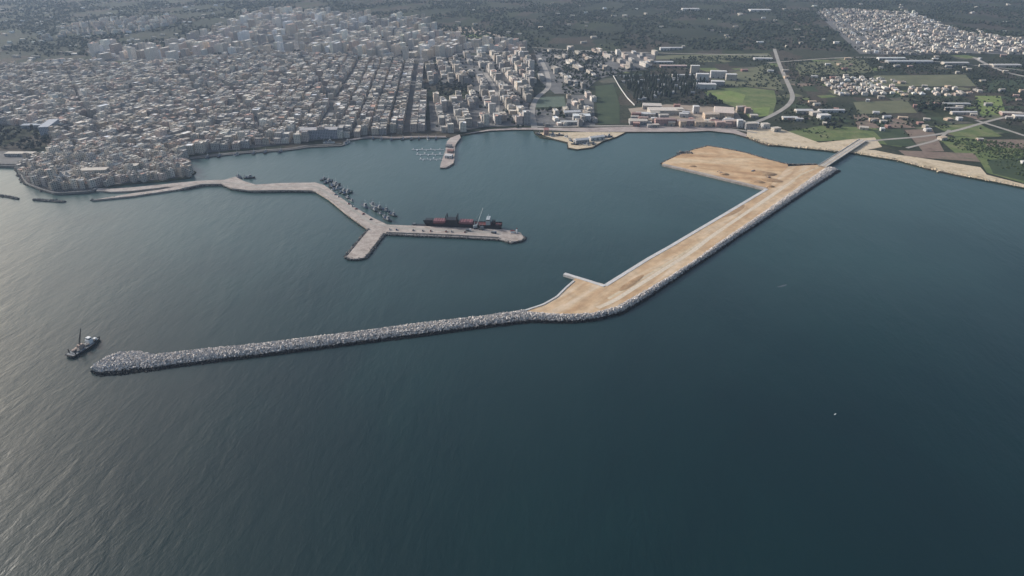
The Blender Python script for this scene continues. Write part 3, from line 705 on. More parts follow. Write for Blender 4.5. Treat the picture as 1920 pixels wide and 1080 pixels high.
for x in (838, 858):
    part('gantry_leg', lambda q: (bar(q, (sx(x), -6.6, 6.5), (sx(x), -6.6, 19), 1.2)), M['hull_dark'])
    part('gantry_leg', lambda q: (bar(q, (sx(x), 6.6, 6.5), (sx(x), 6.6, 19), 1.2)), M['hull_dark'])
    part('gantry_beam', lambda q: (bar(q, (sx(x), -6.8, 19), (sx(x), 6.8, 19), 1.3)), M['hull_dark'])
part('machinery_house', lambda q: box(q, (sx(848), 0, 6.5), (17, 12.5, 7.0)), M['hull_dark'])
wh = part('wheelhouse', lambda q: (box(q, (sx(916), 0, 6.5), (6.4, 12, 7.5)), box(q, (sx(916), 0, 14), (5.6, 14.5, 2.6))), M['pale_steel'])
part('window_band', lambda q: box(q, (sx(916), 0, 14.8), (5.75, 14.65, 1.0)), M['glass'], wh)
for z in (8.5, 11.3): part('window_row', lambda q: box(q, (sx(916), 0, z), (6.5, 9.5, .8)), M['glass'], wh)
part('funnel', lambda q: box(q, (sx(926), 0, 6.5), (5, 5, 6.5)), M['hull_dark'])
part('mast', lambda q: (bar(q, (sx(916), 0, 16.6), (sx(916), 0, 23), .5), bar(q, (sx(916), -2.5, 21), (sx(916), 2.5, 21), .35)), M['pale_steel'])
part('stern_rail', lambda q: [bar(q, (sx(934), y, 7), (sx(934), y, 9.5), .3) for y in (-6, -3, 0, 3, 6)], M['steel'])
# second, smaller dark barge moored ahead of the ship
e = empty('mooring_barge', pix(785, 426, 0)+Vector((0, 4, 0)), R(-2)); tag(e, 'low black barge moored end on to the coaster bow', 'barge')
part('hull', lambda q: box(q, (0, 0, -.5), (22, 8, 3.0)), M['hull_dark'], e); part('deck_house', lambda q: box(q, (-7, 0, 2.5), (4, 4, 2.4)), M['steel'], e)
# quayside crane
def crane(name, loc, rz, label, boom, base, mat, s=1.0):
    e = empty(name, loc, rz); e.scale = (s, s, s); tag(e, label, 'crane')
    part('undercarriage', lambda q: box(q, (0, 0, .6), (7, 5, 1.4)), M['steel'], e)
    for y in (-2.6, 2.6):
        for x in (-2.6, 0, 2.6): part('wheel', lambda q: box(q, (x, y, 0), (1.4, .7, 1.4)), M['tyre'], e)
    part('cab', lambda q: (box(q, (-.8, 0, 2.0), (5.5, 3.6, 3.2)), box(q, (1.6, 1.2, 2.6), (1.8, 1.4, 3.2))), base, e)
    bm_ = part('boom', lambda q: [bar(q, (1.5, y, 3.6), (boom[0], y*.4, boom[1]), .34) for y in (-.7, .7)]
               + [bar(q, (1.5+(boom[0]-1.5)*t, -.7+.42*t, 3.6+(boom[1]-3.6)*t), (1.5+(boom[0]-1.5)*(t+.08), .7-.42*t, 3.6+(boom[1]-3.6)*(t+.08)), .22) for t in np.linspace(0, .9, 10)], mat, e)
    part('mast_frame', lambda q: (bar(q, (-2.2, -.8, 5), (-1.6, -.4, 11), .3), bar(q, (-2.2, .8, 5), (-1.6, .4, 11), .3)), mat, e)
    part('stay_cable', lambda q: bar(q, (-1.6, 0, 11), (boom[0], 0, boom[1]), .12), M['steel'], e)
    part('hoist_cable', lambda q: bar(q, (boom[0], 0, boom[1]), (boom[0], 0, 8), .12), M['steel'], e)
crane('mobile_crane', pix(892, 428, 2.6), R(20), 'pale mobile crane with raised lattice boom on the pier beside the coaster', (12, 31), M['pale_steel'], M['pale_steel'])
crane('mobile_crane', pix(903, 430.5, 2.6), R(160), 'shorter dark crane working next to the pale one on the pier', (9, 17), M['steel'], M['steel'], .9)

# work barge at the breakwater head
q0, q1 = pix(136, 667, 0), pix(183, 639, 0); dq = q1-q0
wb = empty('work_barge', (q0+q1)/2, math.atan2(dq.y, dq.x)); tag(wb, 'black crane barge lying off the breakwater head', 'barge'); WL = dq.length+6
me = hull_mesh(WL, 12, 2.6, .2, .8, .95, 11); me.materials.append(M['hull_dark']); link('hull', me, None, wb)
me = deck_mesh(WL, 12, 2.5, .95); me.materials.append(M['steel']); link('deck', me, None, wb)
wh = part('wheelhouse', lambda q: (box(q, (WL*.20, 1, 2.5), (5, 6, 4)), box(q, (WL*.20, 1, 6.5), (3.6, 4.5, 2.6))), M['white'], wb)
part('window_band', lambda q: box(q, (WL*.20, 1, 7.2), (3.7, 4.6, .9)), M['glass'], wh)
part('bow_locker', lambda q: box(q, (WL*.36, 0, 2.5), (2.6, 3.2, 2.4)), M['white'], wb)
part('winch', lambda q: (box(q, (WL*.29, -2, 2.5), (2.4, 3, 2.2)), box(q, (WL*.27, 2.5, 2.5), (1.6, 1.6, 2.8))), M['hull_dark'], wb)
cr = part('crane_house', lambda q: (cyl(q, (-WL*.12, 0, 2.5), 2.2, 2.2, 1.6), box(q, (-WL*.12, 0, 4.1), (5, 4, 3.4))), M['tarp'], wb)
tip = wb.matrix_basis.inverted() @ (pix(147, 656, 6)+Vector((3.5, 9, 21)))
part('boom', lambda q: (bar(q, (-WL*.12-.5, -.7, 6.5), tip, .5), bar(q, (-WL*.12-.5, .7, 6.5), tip, .5), bar(q, (-WL*.12-.5, -.7, 7), (-WL*.12-.5, .7, 9), .3)), M['hull_dark'], cr)
part('cable', lambda q: bar(q, (-WL*.12-2.4, 0, 7.5), tip, .18), M['hull_dark'], cr)
for i, (x, y, sz) in enumerate([(-.30, 2, 2.6), (-.26, -2.5, 2.2), (-.02, 2.5, 2.8), (.06, -2, 2.2), (-.2, 3.4, 1.8)]):
    part('deck_cargo', lambda q: box(q, (WL*x, y, 2.5), (sz*1.5, sz, sz*.8), i), M['tarp' if i % 2 == 0 else 'core'], wb)
for s in (-1, 1): part('spud_leg', lambda q: cyl(q, (-WL*.40, s*4.6, -2), .6, .6, 9, 8), M['hull_dark'], wb)
part('ramp', lambda q: box(q, (-WL*.47, 0, 1.6), (6, 9, .5), 0, Matrix.Rotation(R(18), 4, 'Y')), M['hull_dark'], wb)

# ------------------------------------------------------------------ vehicles on the quays and the site
CARB = {c: simple('body', lambda b: (box(b, (0, 0, .35), (4.4, 1.8, .75)),), mat_plain('car_'+c, rgb, .35, .08)) for c, rgb in (('white', (.6, .6, .6)), ('black', (.03, .03, .035)), ('red', (.3, .04, .04)), ('blue', (.05, .09, .2)), ('silver', (.35, .36, .37)))}
CARC = simple('cabin', lambda b: box(b, (-.2, 0, 1.1), (2.3, 1.6, .6)), M['glass'])
WHEEL = simple('wheel', lambda b: bmesh.ops.create_cone(b, cap_ends=True, segments=8, radius1=.34, radius2=.34, depth=.24, matrix=Matrix.Rotation(math.pi/2, 4, 'X')), M['tyre'])
def vehicle_wheels(e, xs, y, s=1.0):
    for x in xs:
        for sgn in (-1, 1):
            o = bpy.data.objects.new('wheel', WHEEL); col.objects.link(o); o.parent = e; o.location = (x, sgn*y, .34*s); o.scale = (s, s, s)
def car(loc, rz, c, label, group):
    e = empty('parked_car', loc, rz); tag(e, label, 'car', group)
    for nm, me in (('body', CARB[c]), ('cabin', CARC)):
        o = bpy.data.objects.new(nm, me); col.objects.link(o); o.parent = e
    vehicle_wheels(e, (-1.4, 1.4), .85)
cols = list(CARB)
ln = resample(P([(730, 432), (800, 434.5), (870, 437)], 2.65), 14)
for k, p in enumerate(ln):
    if k in (2, 3, 5, 8, 9, 12): continue
    c = cols[(k*3+k//4) % 5]; car(p+Vector((random.uniform(-2, 2), 2.5, 0)), R(88)+random.uniform(-.1, .1), c, f'{c} car parked against the pier parapet, number {k+1} counted from the fork', 'cars parked on the old pier')
ln = resample(P([(618, 362), (690, 413)], 2.65), 12)
for k, p in enumerate(ln):
    if k in (0, 3, 4, 8, 10): continue
    c = cols[(k*2+1+k//3) % 5]; car(p+nrm*5, quay_dir+math.pi/2+random.uniform(-.15, .15), c, f'{c} car facing the fishing boats on the old pier, number {k+1} counted from the bend', 'cars parked by the fishing boats')
def truck(loc, rz, c, label):
    e = empty('tipper_truck', loc, rz); tag(e, label, 'truck')
    part('cab', lambda q: box(q, (2.9, 0, .9), (2.0, 2.4, 2.3)), M[c], e); part('tipper_body', lambda q: (box(q, (-1.2, 0, 1.2), (5.6, 2.5, 1.7))), M['steel'], e)
    part('chassis', lambda q: box(q, (0, 0, .6), (7.8, 1.4, .4)), M['tyre'], e); vehicle_wheels(e, (-3, -1.6, 2.8), 1.1, 1.5)
truck(pix(878, 433, 2.65), R(4), 'hull_white', 'white tipper truck on the pier beside the coaster')
truck(pix(926, 437.5, 2.65), R(-20), 'hull_blue', 'blue tipper truck on the pier near the coaster stern')
truck(pix(1412, 322, 3.0), R(30), 'pink', 'faded red tipper truck on the sandy platform')
def excavator(loc, rz, label):
    e = empty('excavator', loc, rz); tag(e, label, 'excavator')
    for y in (-1.3, 1.3): part('track', lambda q: box(q, (0, y, 0), (4.6, .7, 1.0)), M['tyre'], e)
    part('cab', lambda q: (box(q, (-.5, 0, 1.1), (3.6, 2.8, 1.2)), box(q, (.5, .8, 2.3), (1.6, 1.1, 1.3))), M['tarp'], e)
    part('arm', lambda q: (bar(q, (1.0, 0, 2.0), (4.2, 0, 5.2), .5), bar(q, (4.2, 0, 5.2), (6.6, 0, 2.6), .4)), M['tarp'], e); part('bucket', lambda q: box(q, (6.7, 0, 1.4), (1.1, 1.3, 1.2)), M['steel'], e)
excavator(pix(1352, 325, 3.0), R(140), 'tracked excavator beside the spoil heap at the platform quay edge')
excavator(pix(1442, 333, 3.0), R(200), 'tracked excavator digging among the large heaps of the platform')

# ------------------------------------------------------------------ buildings
WALLS = np.array([1.22, 1.18, 1.12])*np.array([(.44, .41, .37), (.40, .38, .36), (.50, .47, .42), (.36, .34, .32), (.46, .40, .34), (.55, .53, .50), (.42, .35, .32), (.30, .29, .29)])
ROOFS = np.array([1.42, 1.37, 1.28])*np.array([(.40, .385, .35), (.34, .33, .31), (.46, .44, .41), (.28, .27, .26), (.38, .35, .30), (.56, .55, .53), (.20, .20, .205), (.36, .23, .19)])
RP = np.array([.2, .17, .17, .12, .10, .13, .07, .06]); RP = RP/RP.sum()
WNAMES = ['cream', 'grey', 'pale cream', 'dull grey', 'ochre', 'whitish', 'rose', 'dark grey']
RNAMES = ['beige', 'grey', 'pale', 'dark grey', 'tan', 'whitish', 'slate', 'reddish']
class Lots:
    def __init__(self): self.rows = []          # x y w d h rot wall roof hut
    def add(self, *a): self.rows.append(a)
def grid_lots(name, az, bw_, st, bl, cs_, lot, hts, hp, skip=0.06, jit=0.0, bright=1.0, full=True):
    """streets in a rotated grid; two files of houses per block"""
    poly = DW[name]; xs = [p[0] for p in poly]; ys = [p[1] for p in poly]
    cx, cy = (min(xs)+max(xs))/2, (min(ys)+max(ys))/2; rad = math.hypot(max(xs)-min(xs), max(ys)-min(ys))/2
    U = np.array([math.cos(az), -math.sin(az)]); V = np.array([math.sin(az), math.cos(az)])
    out = []
    u = -rad
    while u < rad:
        b = bw_*random.uniform(.85, 1.15); v = -rad+random.uniform(0, 30)
        while v < rad:
            blen = bl*random.uniform(.75, 1.3)
            for half in ((0, 1) if full else (0,)):
                fw = b/2 if full else b
                w0 = v
                while w0 < v+blen-4:
                    l = random.uniform(*lot)*(1.9 if random.random() < .1 else 1); l = min(l, v+blen-w0)
                    if random.random() > skip:
                        cu, cv = u+fw*(half+.5), w0+l/2
                        x, y = cx+U[0]*cu+V[0]*cv, cy+U[1]*cu+V[1]*cv
                        h = random.choices(hts, hp)[0]*random.uniform(.85, 1.15)+(6 if random.random() < .05 else 0)
                        out.append((x+random.uniform(-jit, jit), y+random.uniform(-jit, jit), fw*random.uniform(.86, .985), l*random.uniform(.9, .985), h, -az+random.uniform(-jit, jit)*.03,
                                    int(rng.choice(8)), int(rng.choice(8, p=RP)), random.random(), bright))
                    w0 += l
            v += blen+cs_
        u += b+st*(2.0 if random.random() < .14 else random.uniform(.85, 1.2))
    out = [o for o, k in zip(out, inside(poly, [o[0] for o in out], [o[1] for o in out])) if k]
    return out
def keep_clear(rows, clear):
    X, Y = [r[0] for r in rows], [r[1] for r in rows]; bad = np.zeros(len(rows), bool)
    for c in AVE: bad |= inside(c, X, Y)
    for c in clear: bad |= inside([(p.x, p.y) for p in P(c, LZ)], X, Y)
    return [r for r, b in zip(rows, bad) if not b]
CLEAR = [[(0, 236), (92, 238), (96, 272), (60, 284), (0, 284)], [(802, 158), (882, 158), (880, 186), (804, 186)], [(1000, 178), (1064, 178), (1066, 204), (998, 204)],
         [(1004, 100), (1016, 100), (1036, 150), (1034, 170), (1010, 186), (1006, 240), (992, 240), (990, 200), (1022, 168), (1022, 130)],
         [(904, 134), (916, 134), (940, 166), (940, 218), (924, 218), (928, 190), (922, 166)]]
def avenue(pts, w):
    a = P(pts, LZ); L_ = offset(a, w/2); R_ = offset(a, -w/2)
    AVE.append([(p.x, p.y) for p in L_+R_[::-1]])
AVE = []
for q, w in (([(330, 118), (420, 160), (470, 210), (500, 270)], 16), ([(0, 180), (200, 176), (420, 168), (640, 160), (800, 152)], 15), ([(120, 120), (150, 190), (190, 260)], 14), ([(560, 106), (600, 150), (620, 200), (640, 250)], 17),
             ([(860, 104), (890, 140), (900, 190), (890, 240)], 18), ([(420, 108), (560, 74), (700, 60), (820, 66)], 26), ([(520, 30), (540, 70), (560, 104)], 24), ([(680, 40), (720, 80), (740, 112)], 24), ([(0, 214), (160, 212), (340, 226)], 13)):
    avenue(q, w)
town = {}
town['old_town'] = grid_lots('old_town', R(28), 20, 3.5, 34, 4, (8, 14), [8, 11, 14, 17], [2, 4, 4, 1], .04, .8)
town['west'] = grid_lots('west', R(24), 30, 6.5, 80, 8, (10, 20), [8, 11.5, 15, 18], [2, 4, 3, 1], .06)
town['grid'] = grid_lots('grid', R(-5.5), 31, 8.0, 95, 9, (10, 20), [10, 13.5, 17, 20], [2, 4, 4, 1.5], .05)
town['centre'] = grid_lots('centre', R(-9), 32, 13, 60, 13, (14, 26), [10, 14, 19, 26], [2, 3, 3, 1.5], .2)
town['upper'] = grid_lots('upper', R(16), 36, 20, 60, 26, (22, 56), [16, 24, 31, 40], [2, 3, 3, 2], .27, 5, 1.3)
town['suburb'] = grid_lots('suburb', R(-12), 24, 30, 60, 34, (26, 54), [8, 11, 14, 18], [3, 3, 2, 1], .42, 6, .95)
town['suburb_low'] = grid_lots('suburb_low', R(-10), 24, 20, 32, 22, (16, 30), [7, 10, 14], [2, 3, 2], .42, 3, 1.0)
for k in town: town[k] = keep_clear(town[k], CLEAR)
EST_AZ = math.atan2(*(lambda d: (d.x, d.y))(pix(1528, 22)-pix(1612, 101)))
estate = grid_lots('estate', EST_AZ, 14, 13, 60, 13, (9, 20), [4, 6.5, 9], [2, 3, 2], .44, 3.2, 1.75, full=False)
estate = [r[:9]+(random.choice([.7, .9, 1.1, 1.3, 1.6]),) for r in estate]
villas = grid_lots('villas', R(10), 13, 11, 26, 12, (9, 18), [4, 6, 7.5], [2, 3, 1], .36, 4, 1.5, full=False)
villas = [r[:9]+(random.choice([.9, 1.1, 1.3, 1.5]),) for r in villas]
hamlet = grid_lots('hamlet', R(30), 24, 18, 30, 22, (18, 34), [8, 13, 18], [2, 2, 2], .35, 4, 1.15)

def merged_houses(name, rows, label):
    """distant houses that melt into one mass"""
    n = len(rows); a = np.array(rows, float)
    x, y, w, d, h, rot, wi, ri, hr, brt = a.T
    t = .45
    def ring(fx, fy, z): return np.stack([np.stack([sx_*fx, sy_*fy, z], 1) for sx_, sy_ in ((-1, -1), (1, -1), (1, 1), (-1, 1))], 1)
    z0 = np.zeros(n)
    hx, hy = rng.uniform(-.25, .25, n)*w, rng.uniform(-.25, .25, n)*d; hw = np.where(hr < .6, np.minimum(w, d)*.2, .01)
    hut_lo = ring(hw, hw, h-.7); hut_hi = ring(hw, hw, h+1.9)
    for q in (hut_lo, hut_hi): q[:, :, 0] += hx[:, None]; q[:, :, 1] += hy[:, None]
    V = np.concatenate([ring(w/2, d/2, z0), ring(w/2, d/2, h), ring(w/2-t, d/2-t, h), ring(w/2-t, d/2-t, h-.8), hut_lo, hut_hi], 1)
    c, s = np.cos(rot)[:, None], np.sin(rot)[:, None]
    X = V[:, :, 0]*c-V[:, :, 1]*s+x[:, None]; Y = V[:, :, 0]*s+V[:, :, 1]*c+y[:, None]; Z = V[:, :, 2]+LZ
    V = np.stack([X, Y, Z], 2).reshape(-1, 3)
    F, kind = [], []
    for lo, hi, kd in ((0, 4, 0), (4, 8, 0), (8, 12, 0), (16, 20, 2)):
        for i in range(4):
            j = (i+1) % 4; F.append((lo+i, lo+j, hi+j, hi+i)); kind.append(kd)
    F.append((12, 13, 14, 15)); kind.append(1); F.append((20, 21, 22, 23)); kind.append(2)
    F = np.array(F); kind = np.array(kind); m = len(F)
    faces = (F[None]+24*np.arange(n)[:, None, None]).reshape(-1, 4)
    me = bpy.data.meshes.new(name); me.from_pydata(V.tolist(), [], faces.tolist())
    var = rng.uniform(.58, 1.3, (n, 1))*brt[:, None]
    cw, cr_ = np.clip(WALLS[wi.astype(int)]*var, 0, .82), np.clip(ROOFS[ri.astype(int)]*var, 0, .82)
    colr = np.where((kind == 1)[None, :, None], cr_[:, None, :], cw[:, None, :])
    colr = np.concatenate([colr, np.ones((n, m, 1))], 2).reshape(-1, 4)
    at = me.attributes.new('Tint', 'FLOAT_COLOR', 'FACE'); at.data.foreach_set('color', colr.ravel().astype(np.float32))
    o = link(name, me, M['town']); tag(o, label, kind='stuff'); return o

# single houses: shared unit meshes, each house a thing with wall, roof and stair hut
def unit_wall():
    bm = bmesh.new()
    def ring(f, z): return [bm.verts.new((sx_*f, sy_*f, z)) for sx_, sy_ in ((-1, -1), (1, -1), (1, 1), (-1, 1))]
    r = [ring(.5, 0), ring(.5, 1), ring(.468, 1), ring(.468, .93)]
    for a, b in zip(r, r[1:]):
        for i in range(4): bm.faces.new((a[i], a[(i+1) % 4], b[(i+1) % 4], b[i]))
    me = bpy.data.meshes.new('wall'); bm.normal_update(); bm.to_mesh(me); bm.free(); me.materials.append(M['wall_obj']); return me
UW = unit_wall()
UR = simple('roof', lambda q: box(q, (0, 0, .915), (.94, .94, .02)), M['roof_obj'])
UH = simple('stair_hut', lambda q: box(q, (0, 0, 0), (1, 1, 1)), M['wall_obj'])
def house(name, row, label, cat, group):
    x, y, w, d, h, rot, wi, ri, hr, brt = row
    e = empty(name, (x, y, LZ+0.02), rot); tag(e, label, cat, group)
    k = random.uniform(.62, 1.28)*brt
    cw = tuple(min(c*k, .82) for c in WALLS[int(wi)]); cr_ = tuple(min(c*k, .82) for c in ROOFS[int(ri)])
    def put(nm, me, loc, sc, c):
        o = bpy.data.objects.new(nm, me); col.objects.link(o); o.parent = e; o.location = loc; o.scale = sc; o.color = (*c, 1)
    put('wall', UW, (0, 0, 0), (w, d, h), cw); put('roof', UR, (0, 0, 0), (w, d, h), cr_)
    if hr < .6:
        q = min(w, d)*.38; put('stair_hut', UH, (w*random.uniform(-.22, .22), d*random.uniform(-.22, .22), h*.93), (q, q*.9, 2.8), cw)
    return e

def uv_of(x, y):
    """where a ground point falls in the photograph, to name what stands near it"""
    d = (x, y*cp-(LZ-CAM_H)*sp*1.0, y*sp+(LZ-CAM_H)*cp)
    depth = y*cp+(CAM_H-LZ)*sp
    return 960+FPX*x/depth, 540-FPX*(y*sp-(CAM_H-LZ)*cp)/depth
def storeys(h): return 'low' if h < 9.5 else 'two-storey' if h < 12.5 else 'three-storey' if h < 15.5 else 'four-storey' if h < 18.5 else 'tall'
def where(px, py, district):
    if district == 'old_town':
        return ('at the headland tip of old town' if px < 120 else 'amid the headland old town' if px < 230 else 'on the harbour side of headland')
    if px < 350: return 'behind the old town headland'
    if px < 470: return 'behind town quay near headland'
    if px < 600: return 'behind middle of town quay'
    if px < 700: return 'behind inner harbour quay end'
    if px < 800: return 'in straight town front streets'
    if px < 900: return 'on town front by marina pier'
    return 'between marina pier and shipyard'
front = [(r, k) for k in ('old_town', 'west', 'grid', 'centre') for r in town[k]]
front = [(r, k) for r, k in front if -10 < uv_of(r[0], r[1])[0] < 1930]
front.sort(key=lambda q: q[0][1])
single = front[:300]; chosen = {id(r) for r, _ in single}
used = Counter()
for r, k in single:
    px, py = uv_of(r[0], r[1]); w_ = where(px, py, k)
    lab = f'{storeys(r[4])} {WNAMES[r[6]]} house, flat {RNAMES[r[7]]} roof, {w_}'
    used[lab] += 1
    house('town_house', r, lab, 'house', 'town houses '+w_)
merged_houses('old_town_mass', [r for k in ('old_town', 'west', 'grid', 'centre') for r in town[k] if id(r) not in chosen], 'dense mass of flat-roofed town houses filling the town behind the harbour')

apts = [r for k in ('suburb', 'suburb_low') for r in town[k]]
apts.sort(key=lambda r: r[1])
for r in apts:
    px, py = uv_of(r[0], r[1])
    w_ = 'by the sports field behind the shipyard' if py > 176 else 'above the sports field' if py > 140 else 'on the far edge of the suburb'
    house('apartment_block', r, f'{storeys(r[4])} {WNAMES[r[6]]} apartment block with {RNAMES[r[7]]} roof {w_}', 'apartment block', 'suburban apartment blocks '+w_)
merged_houses('far_apartment_mass', town['upper'], 'distant mass of grey apartment blocks on the rise behind the town')

estate.sort(key=lambda r: r[1])
near_e = [r for r in estate if uv_of(r[0], r[1])[0] < 1915][:190]
ids = {id(r) for r in near_e}
for r in near_e:
    px, py = uv_of(r[0], r[1]); w_ = 'on the near side of the bright white estate' if px < 1760 else 'in the spread-out end of the bright white estate'
    house('white_villa', r, f'{storeys(r[4])} {WNAMES[r[6]]} villa, {RNAMES[r[7]]} roof, {w_}', 'villa', 'villas '+w_)
merged_houses('far_villa_mass', [r for r in estate if id(r) not in ids], 'far rows of small white villas in the bright estate')
for r in villas:
    px, py = uv_of(r[0], r[1]); w_ = 'in the white row above the dark orchard' if px < 1690 else 'at the loose end of villa row'
    house('villa', r, f'{storeys(r[4])} {WNAMES[r[6]]} villa, {RNAMES[r[7]]} roof, {w_}', 'villa', 'villas '+w_)
merged_houses('far_hamlet_mass', hamlet, 'distant pale hamlet on the dark plain')

# larger single buildings along the shore and in the fields: (x, y px, width m, depth m, height, wall, roof, kind, label)
def shed(name, x, y, w, d, h, wall, roof, rot, label, cat, gable=0.0):
    e = empty(name, pix(x, y, LZ+.1), R(rot)); tag(e, label, cat)
    o = from_bm('wall', (lambda b: (box(b, (0, 0, 0), (w, d, h)), b)[1])(bmesh.new()), M['wall_obj'], e); o.color = (*wall, 1)
    bm = bmesh.new()
    if gable:
        vs_ = [bm.verts.new(p) for p in ((-w/2-.4, -d/2-.4, h), (w/2+.4, -d/2-.4, h), (w/2+.4, d/2+.4, h), (-w/2-.4, d/2+.4, h), (-w/2-.4, 0, h+gable), (w/2+.4, 0, h+gable))]
        for f in ((0, 1, 5, 4), (2, 3, 4, 5), (1, 2, 5), (3, 0, 4), (3, 2, 1, 0)): bm.faces.new([vs_[i] for i in f])
    else:
        box(bm, (0, 0, h), (w+.6, d+.6, .5))
    o = from_bm('roof', bm, M['roof_obj'], e); o.color = (*roof, 1)
    nd = 3 if w > 30 else 1
    for k in range(nd):
        from_bm('door', (lambda b: (box(b, ((k+.5)/nd*w-w/2, -d/2-.06, 0), (min(5, w*.2), .12, min(4.5, h*.6))), b)[1])(bmesh.new()), M['steel'], e)
    return e
CR, WH, PK, TN, GY, RD, SA = (.52, .47, .40), (.60, .585, .56), (.42, .30, .26), (.44, .38, .30), (.36, .35, .34), (.30, .165, .145), (.58, .45, .33)
